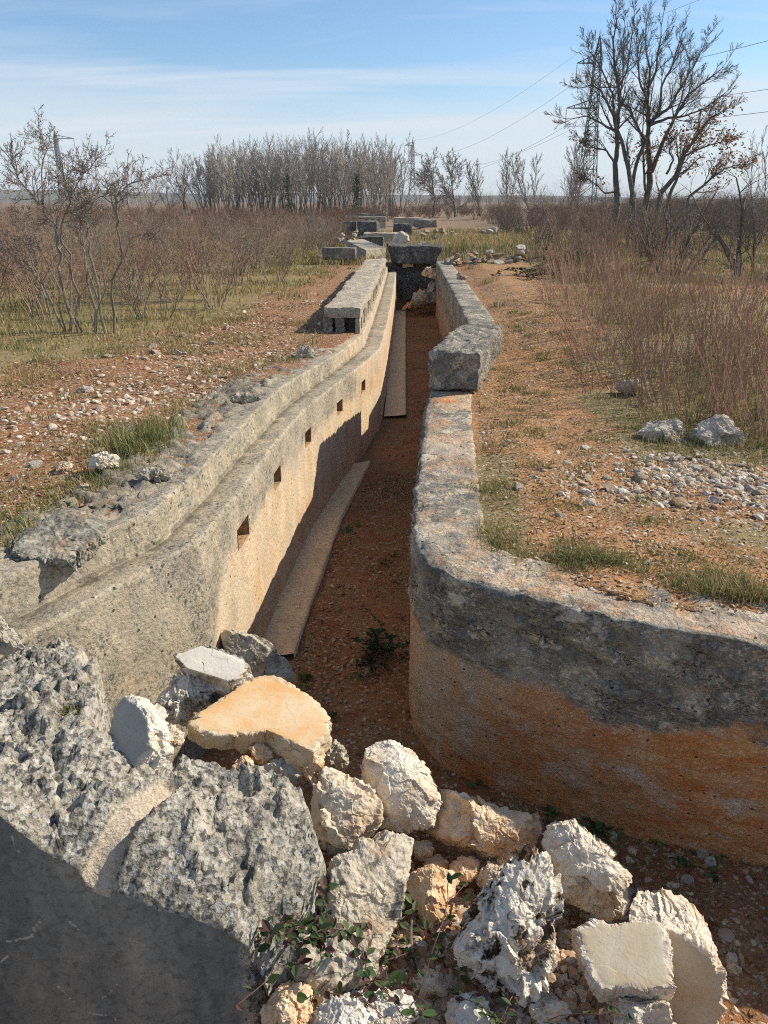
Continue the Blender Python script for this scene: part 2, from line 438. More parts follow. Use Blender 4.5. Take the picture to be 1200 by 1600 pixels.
# project the view direction on a high flat cloud sheet
zz = wmath('ADD', wmath('MAXIMUM', sx.outputs[2], 0.0), .10)
cx = wn.new('ShaderNodeCombineXYZ')
wl.new(wmath('DIVIDE', sx.outputs[0], zz), cx.inputs[0]); wl.new(wmath('DIVIDE', sx.outputs[1], zz), cx.inputs[1])
mp = wn.new('ShaderNodeMapping'); wl.new(cx.outputs[0], mp.inputs[0])
mp.inputs['Rotation'].default_value = (0, 0, R(-28)); mp.inputs['Scale'].default_value = (.22, .9, 1); mp.inputs['Location'].default_value = (1.4, .35, 0)
nz = wn.new('ShaderNodeTexNoise'); wl.new(mp.outputs[0], nz.inputs['Vector'])
nz.inputs['Scale'].default_value = 1.5; nz.inputs['Detail'].default_value = 8; nz.inputs['Roughness'].default_value = .55; nz.inputs['Distortion'].default_value = .5
nz2 = wn.new('ShaderNodeTexNoise'); wl.new(cx.outputs[0], nz2.inputs['Vector'])
nz2.inputs['Scale'].default_value = .35; nz2.inputs['Detail'].default_value = 5
low = wn.new('ShaderNodeMapRange'); low.interpolation_type = 'SMOOTHSTEP'
wl.new(wmath('ADD', sx.outputs[2], wmath('MULTIPLY', wmath('SUBTRACT', nz2.outputs[0], .5), .17)), low.inputs[0])
low.inputs[1].default_value = .06; low.inputs[2].default_value = .155; low.inputs[3].default_value = .70; low.inputs[4].default_value = .0
wr = wn.new('ShaderNodeValToRGB'); wl.new(nz.outputs[0], wr.inputs[0])
wr.color_ramp.elements[0].position = .47; wr.color_ramp.elements[0].color = (0, 0, 0, 1)
wr.color_ramp.elements[1].position = .72; wr.color_ramp.elements[1].color = (.62, .62, .62, 1)
cov = wmath('MINIMUM', wmath('ADD', low.outputs[0], wr.outputs[0]), .9)
mixc = wn.new('ShaderNodeMix'); mixc.data_type = 'RGBA'
tint = wn.new('ShaderNodeMix'); tint.data_type = 'RGBA'; tint.blend_type = 'MULTIPLY'; tint.inputs[0].default_value = 1
wl.new(sky.outputs[0], tint.inputs[6]); tint.inputs[7].default_value = (.88, .97, 1.03, 1)
wl.new(cov, mixc.inputs[0]); wl.new(tint.outputs[2], mixc.inputs[6]); mixc.inputs[7].default_value = (5.2, 5.65, 6.2, 1)
wl.new(mixc.outputs[2], bg.inputs[0]); bg.inputs[1].default_value = .112

sun = bpy.data.lights.new('sun', 'SUN'); sun.energy = 4.7; sun.angle = R(.5); sun.color = (1.0, .91, .76)
so = bpy.data.objects.new('sun', sun); COL.objects.link(so)
sd = Vector((math.sin(SUN_AZ) * math.cos(SUN_EL), math.cos(SUN_AZ) * math.cos(SUN_EL), math.sin(SUN_EL)))
so.rotation_euler = (-sd).to_track_quat('-Z', 'Y').to_euler(); so.location = (30, 10, 30)

cam = bpy.data.cameras.new('camera'); cam.sensor_fit = 'VERTICAL'; cam.sensor_height = 24.0; cam.lens = 24.0 * FPX / 1600.0
cam.clip_end = 6000; cam.clip_start = .05
co = bpy.data.objects.new('camera', cam); COL.objects.link(co); co.location = CAM; co.rotation_euler = (R(90) - PITCH, 0, 0)
scene.camera = co
scene.view_settings.view_transform = 'Standard'; scene.view_settings.look = 'None'
scene.view_settings.exposure = .38; scene.view_settings.gamma = 1
scene.render.engine = 'CYCLES'
scene.cycles.max_bounces = 6; scene.cycles.diffuse_bounces = 4; scene.cycles.transparent_max_bounces = 8
scene.cycles.use_denoising = False; scene.cycles.filter_width = 1.1; scene.cycles.caustics_reflective = False; scene.cycles.caustics_refractive = False

# ------------------------------------------------------------------ plan of the trench
RIGHT_PATH = chaikin([(3.6, 2.75), (2.5, 2.92), (1.85, 3.05), (1.38, 3.19), (.97, 3.40), (.56, 3.62), (.27, 3.88), (.17, 4.25), (.21, 4.9), (.28, 5.78), (.37, 6.92), (.46, 7.9), (.60, 8.8), (1.02, 10.55), (1.10, 10.95)], 2)
# station: edge x, y, ledge z, groove x, y, step z
LEFT_ST = np.array([(-2.2, 1.65, .12, -2.38, 1.70, .32), (-1.57, 3.0, .11, -1.76, 3.04, .31), (-1.06, 4.03, .10, -1.27, 4.00, .30),
                    (-.965, 4.8, .10, -1.17, 4.78, .30), (-.875, 6.05, .09, -1.07, 6.0, .29), (-.76, 7.3, .04, -.98, 7.2, .26),
                    (-.52, 8.75, -.02, -.78, 8.62, .17), (-.29, 9.95, -.06, -.555, 9.85, .11), (-.05, 11.45, -.10, -.30, 11.5, .08),
                    (.06, 14.0, -.10, -.20, 14.0, .05), (.19, 18.0, -.10, -.07, 18.0, .05), (.38, 24.9, -.10, .12, 24.9, .05)])

def rpath_x(Y):      # right wall inner face at a given Y (monotone part)
    return np.interp(Y, [4.2, 4.9, 5.78, 6.92, 7.9, 8.8, 10.55, 11, 15.3, 19.7, 26], [.17, .21, .28, .37, .46, .60, 1.02, 1.12, 1.31, 1.41, 1.52])
def lpath_x(Y):
    return np.interp(Y, LEFT_ST[:, 1], LEFT_ST[:, 0])
def groove_x(Y):
    return np.interp(Y, LEFT_ST[:, 4], LEFT_ST[:, 3])

def in_poly(X, Y, poly):
    r = np.zeros(X.shape, bool); n = len(poly)
    for i in range(n):
        x0, y0 = poly[i]; x1, y1 = poly[(i + 1) % n]
        c = ((y0 > Y) != (y1 > Y)) & (X < (x1 - x0) * (Y - y0) / (y1 - y0 + 1e-12) + x0); r ^= c
    return r

CORR = [(groove_x(y) - .12, y) for y in (25.3, 18, 14, 11.4, 9.8, 8.6, 7.2, 6, 4.8, 4.0, 3.0, 1.7)] + [(-2.6, .19), (6, .19), (6, 2.85), (3.6, 2.97), (2.5, 3.14), (1.9, 3.27), (1.45, 3.40), (1.08, 3.60), (.70, 3.82), (.47, 4.05), (.39, 4.3)] + \
       [(rpath_x(y) + .22, y) for y in (4.9, 5.78, 6.92, 7.9, 8.8, 10.55, 11, 15.3, 19.7, 25.3)]

def path_c(Y): return np.interp(Y, [3.4, 4.2, 6, 9, 11, 14, 22, 40, 60], [1.9, 1.35, 1.2, 1.75, 2.25, 2.6, 3.3, 5.0, 5.5])

def ground_h(X, Y):
    X = np.asarray(X, float); Y = np.asarray(Y, float)
    P = np.stack([X, Y, 0 * X], 1)
    right = X > (groove_x(Y) + rpath_x(Y)) / 2
    n1 = fbm(P, .7, 3, 3) * .06; n2 = fbm(P, 3.5, 3, 5) * .022; far = sstep(8, 40, Y)
    zr = sstep(7.6, 11.5, Y) * (.13 + .12 * sstep(.5, 1.4, X - rpath_x(Y))) - .015 + sstep(1.6, 2.6, X - path_c(Y)) * .10
    zl = np.interp(Y, [0, 6, 8.7, 10, 12, 30], [.27, .27, .17, .10, .10, .10]) + sstep(2.0, 5, -X + groove_x(Y)) * .06
    near_edge = np.where(right, X - rpath_x(Y) - .45, groove_x(Y) - .5 - X)
    amp = sstep(0, .5, near_edge)
    z = np.where(right, zr, zl) + amp * (n1 + n2) + far * fbm(P, .06, 3, 9) * .20
    z = np.where(Y < .2, -1.3 + 1.5 * sstep(.2, -4.0, Y) + n2, z)  # unseen slope behind the camera, shaped to bounce sun onto the curved wall
    inn = in_poly(X, Y, CORR)
    fl = -1.30 + n2 * .9 + fbm(P, 1.1, 3, 13) * .03
    m = .30 * np.exp(-((X - .25) / .85) ** 2 - ((Y - 2.25) / .62) ** 2) + .28 * np.exp(-((X + .55) / .5) ** 2 - ((Y - 2.95) / .55) ** 2) + .16 * np.exp(-((X - .7) / .4) ** 2 - ((Y - 1.75) / .4) ** 2)
    fl = fl + m
    return np.where(inn, fl, z)

def gz(x, y): return float(ground_h(np.array([x]), np.array([y]))[0])

# ------------------------------------------------------------------ ground sheet
gx = np.concatenate([-np.geomspace(7, 1500, 46)[::-1], np.arange(-6.9, -2.6, .11), np.arange(-2.6, 4.2, .036), np.arange(4.2, 7, .11), np.geomspace(7.1, 1500, 46)])
gy = np.concatenate([[-60, -20, -8, -3, -1, -.3, .1], np.arange(.2, 1.4, .12), np.arange(1.4, 6.2, .036), np.arange(6.2, 12, .07), np.arange(12, 27, .18), np.geomspace(27.3, 2600, 70)])
GX, GY = np.meshgrid(gx, gy, indexing='ij'); GX, GY = GX.ravel(), GY.ravel()
GZ = ground_h(GX, GY)
P2 = np.stack([GX, GY, 0 * GX], 1)
inside = in_poly(GX, GY, CORR)
rgt = GX > (groove_x(GY) + rpath_x(GY)) / 2
nb = fbm(P2, 1.3, 4, 21); nb2 = fbm(P2, .35, 3, 23)
dpath = np.abs(GX - path_c(GY)) + nb * .35
path = 1 - sstep(.25, .85, dpath)
path2 = 1 - sstep(.6, 1.5, np.abs(GY - (15.2 + .25 * (GX - 6))) + nb * .8); path2 *= sstep(4.2, 5.5, GX)
dl = groove_x(GY) - .5 - GX                # distance from the left wall's back
wband = np.interp(GY, [2, 5, 8, 11, 16, 26], [2.0, 2.6, 2.6, 2.1, 1.5, .6])
redl = (1 - sstep(-.5, .8, dl - wband + nb * 1.1)) * (~rgt)
green = np.clip(.30 + nb2 * 1.2, 0, 1)
grass = np.where(rgt, sstep(.35, 1.1, GX - path_c(GY) + nb * .7), sstep(-.3, .7, dl - wband + nb * 1.0))
grass = np.maximum(grass * (1 - path2), np.where(rgt, (1 - sstep(.05, .45, GX - rpath_x(GY) - .5)) * (GY < 6) * .9, 0))
pebb = np.exp(-((GX - 2.35) / .75) ** 2 - ((GY - 5.15) / .55) ** 2)
grass = grass * (1 - np.clip(pebb * 1.5, 0, 1)) 
bright = np.where(rgt, np.clip(.35 + path * .5 + path2 * .3, 0, 1), .18 + nb * .2)
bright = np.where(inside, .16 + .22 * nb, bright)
grass = np.where(inside, 0, grass); grass = np.where(GY < .6, 1, grass)  # unseen ground by the camera set to straw to cut red bounce light
far_g = sstep(21, 27, GY + 3 * nb); grass = np.maximum(grass, far_g * np.clip(.75 + nb, 0, 1) * (~inside)); green = np.where(GY > 20, green * .6, green)
gravel = np.where(inside, np.where(GY < 5.6, .25, .04), np.where(rgt, .35 + pebb, .75 * redl))
green = np.where(rgt & ~inside, green * .55, green)
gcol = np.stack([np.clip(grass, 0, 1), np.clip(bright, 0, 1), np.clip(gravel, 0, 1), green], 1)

n = NT('ground_soil', .95); v = n.pos()
at = n.attr('mask'); ch = n.sep(at.outputs['Color']); al = at.outputs['Alpha']
b1 = n.noise(v, 6, 6, .7, .3); b2 = n.noise(v, 30, 5, .7); b3 = n.noise(v, 1.1, 4, .6); b4 = n.noise(v, 110, 3, .7)
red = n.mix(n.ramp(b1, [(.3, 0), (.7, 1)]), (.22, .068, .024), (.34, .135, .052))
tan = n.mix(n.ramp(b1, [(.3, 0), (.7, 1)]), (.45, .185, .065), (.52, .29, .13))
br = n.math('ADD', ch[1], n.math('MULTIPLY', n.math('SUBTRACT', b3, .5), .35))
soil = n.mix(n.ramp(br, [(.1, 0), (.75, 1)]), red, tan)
soil = n.mix(n.ramp(b2, [(.28, .65), (.48, 0)]), soil, (.10, .045, .022))
soil = n.mix(n.ramp(b4, [(.56, 0), (.70, .45)]), soil, (.46, .33, .20))
soil = n.mix(n.ramp(n.noise(v, 3.1, 5, .7), [(.46, 0), (.60, .65)]), soil, (.27, .17, .085))
litter = n.mix(n.ramp(b2, [(.35, 0), (.65, 1)]), (.17, .13, .06), (.36, .28, .13))
fy = n.ramp(n.math('DIVIDE', n.sepxyz(v)[1], 200), [(.12, 0), (.30, 1)])
litter = n.mix(fy, litter, (.20, .135, .085))
grn = n.mix(n.ramp(n.noise(v, 14, 4, .6), [(.4, 0), (.6, 1)]), (.085, .11, .03), (.17, .18, .06))
gr = n.mix(n.ramp(n.math('ADD', al, n.math('MULTIPLY', n.math('SUBTRACT', b1, .5), .9)), [(.4, 0), (.75, .85)]), litter, grn)
gm = n.ramp(n.math('ADD', ch[0], n.math('MULTIPLY', n.math('SUBTRACT', b1, .5), .9)), [(.35, 0), (.65, 1)])
c = n.mix(gm, soil, gr)
pc = n.voro(v, 38, 'F1', 'Color'); pd = n.voro(v, 38, 'F1')
pm = n.math('MULTIPLY', n.math('LESS_THAN', n.sep(pc)[0], n.math('MULTIPLY', ch[2], .55)), n.ramp(pd, [(.42, 1), (.5, 0)]))
pcol = n.mix(n.sep(pc)[1], (.60, .54, .45), (.46, .30, .17))
lw_ = n.new('ShaderNodeVectorMath'); lw_.operation = 'MULTIPLY_ADD'; n.put(n.noise(v, 40, 2, .5, 0, True), lw_.inputs[0]); lw_.inputs[1].default_value = (.03, .03, .03); n.put(v, lw_.inputs[2])
lc = n.sep(n.voro(n.mapv(lw_.outputs[0], (1, 1.5, 1)), 48, 'F1', 'Color')); ld = n.voro(n.mapv(lw_.outputs[0], (1, 1.5, 1)), 48)
lcol = n.ramp(lc[0], [(0, (.20, .105, .05)), (.25, (.40, .24, .11)), (.5, (.52, .36, .19)), (.75, (.30, .17, .08)), (1, (.62, .50, .34))], 'CONSTANT')
lm = n.math('MULTIPLY', n.math('LESS_THAN', lc[1], n.math('ADD', .12, n.math('MULTIPLY', n.ramp(n.noise(v, 2.2, 5, .7), [(.36, 0), (.58, 1)]), .75))), n.ramp(ld, [(.40, 1), (.55, 0)]))
lm = n.math('MULTIPLY', lm, n.ramp(gm, [(0, 1), (1, .35)]))
c = n.mix(n.math('MULTIPLY', lm, .9), c, lcol)
c = n.mix(n.math('MULTIPLY', pm, .85), c, pcol)
h = n.bump(b1, .06, .6); h = n.bump(b2, .02, .8, h); h = n.bump(n.math('MULTIPLY', pm, n.math('SUBTRACT', .5, pd)), .02, .8, h); h = n.bump(n.math('MULTIPLY', lm, lc[2]), .012, .8, h); h = n.bump(b4, .006, .7, h)
M['ground'] = n.done(c, h)
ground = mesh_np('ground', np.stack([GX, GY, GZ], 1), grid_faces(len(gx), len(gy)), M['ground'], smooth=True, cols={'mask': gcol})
tag(ground, 'red stony soil and dry grassland with the trench cut into it', 'ground', kind='structure')

# distant hills on the horizon, left
hx = np.linspace(-1900, 1500, 200)
hh = 10 + 16 * np.exp(-((hx + 900) / 420) ** 2) + 10 * np.exp(-((hx + 150) / 500) ** 2) + 5 * fbm(np.stack([hx, 0 * hx, 0 * hx], 1), .006, 4, 3)
rows = []
for d, k in ((0, 0), (60, .55), (140, 1.0), (260, .9), (420, 0)):
    rows.append(np.stack([hx, 1750 + d + 0 * hx, hh * k - (1 if k == 0 else 0)], 1))
HV = np.stack(rows, 1).reshape(-1, 3)
n = NT('hill_woods', .95)
M['hill'] = n.done(n.mix(n.noise(n.pos(), .02, 5, .7), (.09, .085, .06), (.16, .14, .10)))
tag(mesh_np('hills', HV, grid_faces(200, 5)[:, ::-1], M['hill'], smooth=True), 'low wooded hills along the horizon', 'hills', kind='structure')

# ------------------------------------------------------------------ right trench wall (curved end)
pl = RIGHT_PATH; seglen = np.concatenate([[0], np.cumsum(np.linalg.norm(np.diff(pl, axis=0), axis=1))])
S = np.linspace(0, seglen[-1], int(seglen[-1] / .026))
C = np.stack([np.interp(S, seglen, pl[:, 0]), np.interp(S, seglen, pl[:, 1])], 1)
T = np.gradient(C, axis=0); T /= np.linalg.norm(T, axis=1)[:, None]
N = np.stack([T[:, 1], -T[:, 0]], 1)   # points into the bank (outer side)
prof = [(-.02, -1.5)] + [(-.012 * (1 - k / 55), -1.45 + 1.43 * k / 55) for k in range(56)] + [(.008, -.006), (.02, .0)] + [(.02 + .42 * k / 16, .0) for k in range(1, 17)] + [(.46, -.05), (.47, -.25)]
prof = np.array(prof)
RV = np.zeros((len(S), len(prof), 3))
RV[:, :, 0] = C[:, None, 0] + N[:, None, 0] * prof[None, :, 0]
RV[:, :, 1] = C[:, None, 1] + N[:, None, 1] * prof[None, :, 0]
RV[:, :, 2] = prof[None, :, 1]
sv = np.repeat(S, len(prof)); Vv = RV.reshape(-1, 3)
zf = Vv[:, 2]
flake = sstep(-.62, -.42, zf + .07 * fbm(Vv, 2.2, 3, 4))          # upper band flakes off in layers
disp = flake[:, None] * (.014 * vecnoise(Vv * [1, 1, 1.8], 9, 4, 61)) + .006 * vecnoise(Vv, 5, 3, 71) + (1 - flake)[:, None] * .006 * vecnoise(Vv * [1, 1, 2.2], 11, 4, 75)
F1, F2, cid = worley(Vv * [1, 1, 2.0], 9, 5)
outw = np.repeat(N, len(prof), axis=0)
fl = flake * (zf < -.01) * (.030 * facets_noise(Vv * [1, 1, 1.7], 9, 5) + .014 * facets_noise(Vv * [1, 1, 1.7], 24, 8)) + (1 - flake) * .010 * facets_noise(Vv * [1, 1, 2.4], 10, 15)
Vv = Vv + disp - np.concatenate([outw * fl[:, None], 0 * fl[:, None]], 1)
# worn rim
rim = np.exp(-((zf + .0) / .05) ** 2) * (np.tile(prof[:, 0], len(S)) < .05)
Vv[:, 2] -= rim * np.clip(.03 * (fbm(Vv, 6, 3, 33) + .25), 0, .05)
stR = (1 - sstep(-.60, -.38, zf + .14 * fbm(Vv, 1.6, 4, 14) + .08 * fbm(Vv, 7, 3, 15))) * .9
side = sstep(.35, .8, Vv[:, 0])                                   # red soil stain on the face turned to the camera
topm = (np.tile(prof[:, 0], len(S)) > .03)
topstain = topm * (.30 + .25 * fbm(Vv, 2.5, 3, 19))
cols = np.stack([np.where(topm, topstain + .1, stR * (1 - .2 * side)), np.where(topm, .22 + .35 * fbm(Vv, 1.8, 3, 15), stR * (.25 + .75 * side) + (zf < -1.15) * .3), 0 * zf, 1 + 0 * zf], 1)
rw = mesh_np('trench_wall', Vv, grid_faces(len(S), len(prof)), M['right_wall'], smooth=True, cols={'stain': np.clip(cols, 0, 1)}, loc=(1.0, 3.4, -1.3))
tag(rw, 'long right trench wall, curved near end with dark lichen above an orange soil stain', 'concrete wall')

# block lying on the right wall and the wall section behind it
ang = math.atan2(1.05 - .46, 10.45 - 8.15)
rough_len = math.hypot(1.05 - .46, 10.45 - 8.15)
cxy = np.array([.46 + .59 / 2, 8.15 + 2.3 / 2]) + .27 * np.array([math.cos(ang), -math.sin(ang)])
tag(rough_box('concrete_block', (cxy[0], cxy[1], .215), (.55, rough_len - .12, .40), -ang, (R(-.5), 0), M['block'], amp=.032, r=.034, step=.022, seed=3, freq=6),
    'long grey concrete block resting on the right trench wall, blunt lichened end facing the viewer', 'concrete block')
FR = np.array([(1.20, 10.98), (1.27, 12.15), (1.39, 16.28), (1.58, 24.6)])
fw = thing('far_trench_wall', 'straight far section of the right trench wall with a shaded dark inner face', 'concrete wall', (1.3, 11, -1.3))
a0, a1 = FR[0], FR[-1]; L = np.linalg.norm(a1 - a0); an = math.atan2(a1[0] - a0[0], a1[1] - a0[1])
mid = (a0 + a1) / 2
Sx = np.linspace(0, L, 240)
pr = np.array([(0, -1.45)] + [(0, -1.4 + 1.60 * k / 20) for k in range(21)] + [(.02, .22)] + [(.02 + .40 * k / 8, .22) for k in range(1, 9)] + [(.47, .1)])
V = np.zeros((len(Sx), len(pr), 3))
px_ = np.interp(Sx, (FR[:, 1] - FR[0, 1]) / (FR[-1, 1] - FR[0, 1]) * L, FR[:, 0]); py_ = np.interp(Sx, (FR[:, 1] - FR[0, 1]) / (FR[-1, 1] - FR[0, 1]) * L, FR[:, 1])
V[:, :, 0] = px_[:, None] + pr[None, :, 0]; V[:, :, 1] = py_[:, None]; V[:, :, 2] = pr[None, :, 1]
V = V.reshape(-1, 3); V += .014 * vecnoise(V, 4, 3, 77)
stn = np.stack([.5 * (1 - sstep(-.7, -.3, V[:, 2] + .3 * fbm(V, .8, 3, 4))), .45 * (1 - sstep(-.9, -.5, V[:, 2] + .3 * fbm(V, .6, 3, 8))), 0 * V[:, 0], 1 + 0 * V[:, 0]], 1)
mesh_np('wall_face', V, grid_faces(len(Sx), len(pr)), M['right_wall'], fw, smooth=True, cols={'stain': stn})
rough_box('end_face', (1.42, 10.97, -.60), (.44, .03, 1.60), 0, (0, 0), M['block'], fw, amp=.01, r=.01, seed=8, loc=(1.42, 10.97, -.60))

# ------------------------------------------------------------------ left trench wall with ledge, step and niches
d_ = np.concatenate([[0], np.cumsum(np.linalg.norm(np.diff(LEFT_ST[:, :2], axis=0), axis=1))])
def st_at(s): return np.stack([np.interp(s, d_, LEFT_ST[:, k]) for k in range(6)], -1)
def s_of_y(y): return float(np.interp(y, LEFT_ST[:, 1], d_))
NICHES = [(s_of_y(y) - w, s_of_y(y) + w) for y, w in ((4.83, .14), (5.98, .125), (7.33, .115), (8.75, .145), (10.05, .13))]
knots = [0] + [q for p in NICHES for q in p] + [d_[-1]]
S = []
for a, b in zip(knots[:-1], knots[1:]):
    stp = .03 if a < 11 else .10
    S += list(np.linspace(a, b, max(3, int((b - a) / stp)), endpoint=False))
S = np.array(S + [d_[-1]])
ST = st_at(S)
NZ0, NZ1 = -.375, -.225        # niche, below the ledge edge
face_t = sorted(set([0.0] + list(np.linspace(-1.5, NZ0, 26)) + list(np.linspace(NZ0, NZ1, 5)) + list(np.linspace(NZ1, -.012, 8))))[:-1]
rows = []
for t in face_t:
    rows.append(np.stack([ST[:, 0], ST[:, 1], ST[:, 2] + t], 1))
nface = len(rows)
def lerp_row(k, z): return np.stack([ST[:, 0] + (ST[:, 3] - ST[:, 0]) * k, ST[:, 1] + (ST[:, 4] - ST[:, 1]) * k, z], 1)
rows.append(lerp_row(.025, ST[:, 2] - .001)); rows.append(lerp_row(.05, ST[:, 2] + .002))
for k in np.linspace(.10, .97, 9): rows.append(lerp_row(k, ST[:, 2] + .004 - .012 * k))
nledge = len(rows)
for t in (0, .03, .12, .25, .4, .55, .7, .85, .94, .985): rows.append(lerp_row(1.0 + .05 * t, ST[:, 2] - .006 + (ST[:, 5] - ST[:, 2]) * t))
tdir = np.gradient(ST[:, :2], axis=0); tdir /= np.linalg.norm(tdir, axis=1)[:, None]
nout = np.stack([-tdir[:, 1], tdir[:, 0]], 1)
base = lerp_row(1.05, ST[:, 5])
nstep = len(rows)
for w in [.006, .014] + list(np.linspace(.035, .62, 21)):
    q = base.copy(); q[:, :2] += nout * w; q[:, 2] = ST[:, 5] + .004; rows.append(q)
ntop = len(rows)
q = base.copy(); q[:, :2] += nout * .64; q[:, 2] = ST[:, 5] - .4; rows.append(q)
LV = np.stack(rows, 1); nr = LV.shape[1]
V = LV.reshape(-1, 3); ri = np.tile(np.arange(nr), len(S)); si = np.repeat(S, nr)
V0 = V.copy()
top = (ri >= nstep) & (ri < ntop)
V = V + .007 * vecnoise(V, 5, 4, 101) * ((ri > 2)[:, None])
wid = (ri - nstep) / max(1, ntop - nstep)
crumble = top * sstep(.08, .4, wid + .25 * fbm(V0, 1.5, 3, 31))
V[:, 2] += crumble * (.030 * np.abs(ridged(V0, 4, 4, 8)) - .030 + .012 * fbm(V0, 14, 3, 9) + .034 * facets_noise(V0 + .02 * vecnoise(V0, 12, 2, 5), 10, 31) + .022 * facets_noise(V0, 26, 35))
F1, F2, cid = worley(V0, 11, 8)
edge = np.exp(-((ri - nstep) / 2.0) ** 2) + np.exp(-((ri - nface) / 1.5) ** 2)
V[:, 2] -= edge * np.clip(.022 * (fbm(V0, 9, 3, 12) - .05), 0, .03)
V = V + (ri > nface)[:, None] * .004 * vecnoise(V0, 22, 3, 140)
F = grid_faces(len(S), nr)
fr, fs = F[:, 0] % nr, F[:, 0] // nr
tz = np.array(face_t)
fmid = np.array([(tz[min(r, nface - 1)] + tz[min(r + 1, nface - 1)]) / 2 for r in range(nr)])
keep = np.ones(len(F), bool)
for a, b in NICHES:
    smid = (S[fs] + S[np.minimum(fs + 1, len(S) - 1)]) / 2
    keep &= ~((smid > a) & (smid < b) & (fr < nface - 1) & (fmid[fr] > NZ0) & (fmid[fr] < NZ1))
zrel = V0[:, 2] - np.repeat(ST[:, 2], nr)
bare = (1 - sstep(-.62, -.12, zrel + .16 * fbm(V0, 1.7, 4, 44))) * sstep(3.9, 4.5, V0[:, 1] + .3 * fbm(V0, 1.4, 3, 2))
bare = np.maximum(bare, sstep(8.2, 10.5, V0[:, 1]) * .62 * (ri < nface))
bare = np.where(ri >= nface, np.where(ri < nledge, .25 * sstep(7, 10, V0[:, 1]), .15 + .3 * sstep(8, 11, V0[:, 1])), bare)
soil = np.where(ri < nface, .45 * (1 - sstep(-1.2, -.55, zrel + .25 * fbm(V0, 1.1, 3, 51))) * sstep(4, 5, V0[:, 1]), .0)
soil = np.maximum(soil, .52 * np.exp(-((zrel + .45) / .22) ** 2) * sstep(9.2, 10.0, V0[:, 1]) * (ri < nface))
kk = (ri - nface) / max(1, nledge - nface)
dirt = np.where((ri >= nface) & (ri < nledge), .25 + .40 * sstep(.45, .95, kk), 0) + np.where((ri >= nledge) & (ri < nledge + 3), .5, 0)
dirt = np.where(top, .22 + .34 * sstep(.10, .6, wid + .3 * fbm(V0, 1.3, 3, 91)), dirt)
dirt = np.where(ri < nface, .30 * np.exp(-((zrel + 1.28) / .10) ** 2), dirt)
smid = np.repeat(S, nr)
for a_, b_ in NICHES:                 # rusty run-off under every niche
    wq = np.exp(-((smid - (a_ + b_) / 2 + .05 * fbm(V0, 3, 2, 5)) / .12) ** 2) * sstep(-.95, -.40, zrel) * (zrel < NZ0 + .02) * (ri < nface)
    soil = np.maximum(soil, .50 * wq); bare = np.maximum(bare, .7 * wq * (ri < nface))
stain = np.stack([bare, soil, dirt, 1 + 0 * bare], 1)
lw = thing('niched_trench_wall', 'long left trench wall with five square niches below a stepped ledge', 'concrete wall', (-1.0, 5.0, -1.3))
mesh_np('wall_face', V, F[keep], M['left_wall'], lw, smooth=True, cols={'stain': np.clip(stain, 0, 1)})
for a, b in NICHES:
    A, B = st_at(np.array([a, b])); td = (B - A)[:2]; td /= np.linalg.norm(td); no = np.array([-td[1], td[0]])
    P = []
    for (q, sh) in ((A, .0), (B, .0)):
        for dz in (NZ0, NZ1):
            for dep in (-.004, .16):
                P.append((q[0] + no[0] * dep, q[1] + no[1] * dep, q[2] + dz))
    P = np.array(P)   # index = end*4 + top*2 + deep
    Q = np.array([(0, 1, 5, 4), (2, 6, 7, 3), (0, 2, 3, 1), (4, 5, 7, 6), (1, 3, 7, 5)])
    mesh_np('niche', P, Q, M['niche'], lw)
# footing strip along the wall foot
def strip(name, pts_in, pts_out, z, label):
    n_ = 60; a = poly_at(pts_in, np.linspace(0, 1, n_) * poly_at(pts_in, [0])[1][-1])[0]; b = poly_at(pts_out, np.linspace(0, 1, n_) * poly_at(pts_out, [0])[1][-1])[0]
    rows = [np.column_stack([a, np.full(n_, z)])]
    for k in np.linspace(.1, 1, 9): rows.append(np.column_stack([a + (b - a) * k, np.full(n_, z)]))
    rows.append(np.column_stack([b, np.full(n_, z - .15)]))
    V = np.stack(rows, 1).reshape(-1, 3); V += .010 * vecnoise(V, 6, 4, 12) + .008 * vecnoise(V, 3.5, 4, 15) * [1, 1, .4]
    c = V.mean(0)
    o = mesh_np(name, V, grid_faces(n_, len(rows))[:, ::-1], M['footing'], smooth=True, loc=c)
    # closed ends
    return tag(o, label, 'footing')
strip('wall_footing', [(-1.06, 4.85), (-.90, 6.1), (-.78, 7.3), (-.54, 8.8), (-.40, 9.45)], [(-.68, 4.95), (-.575, 6.3), (-.44, 7.8), (-.18, 9.6)], -1.245, 'pale concrete footing strip at the foot of the niched wall, near length')
strip('wall_footing', [(.0, 11.85), (.06, 14), (.18, 18), (.36, 24.6)], [(.35, 11.95), (.40, 14), (.50, 18), (.68, 24.6)], -1.25, 'narrow pale footing strip running to the end of the trench, far length')

# ------------------------------------------------------------------ left parapet with slits
pa = np.array([-.36, 11.55]); pb = np.array([.04, 22.3]); pd_ = pb - pa; plen = np.linalg.norm(pd_); pang = math.atan2(pd_[0], pd_[1]); pu = pd_ / plen; pn = np.array([-pu[1], pu[0]])
par = thing('loophole_parapet', 'raised parapet on the left wall with narrow vertical slits under a flat grey top', 'parapet', (pa[0], pa[1], -.1))
c = pa + pu * plen / 2 + pn * .25
rough_box('cap_slab', (c[0], c[1], .375), (.54, plen, .15), -pang, (0, 0), M['parapet'], par, amp=.034, r=.03, step=.045, seed=21, freq=4, loc=(c[0], c[1], .375))
c2 = pa + pu * (plen / 2 + .15) + pn * .27
rough_box('added_shade_wall', (c2[0], c2[1], .08), (.10, plen - .3, .46), -pang, (0, 0), M['block'], par, amp=.015, r=.02, step=.08, seed=22, loc=(c2[0], c2[1], .08))  # added inner wall that keeps daylight out behind the slits
k = 0
s = .15
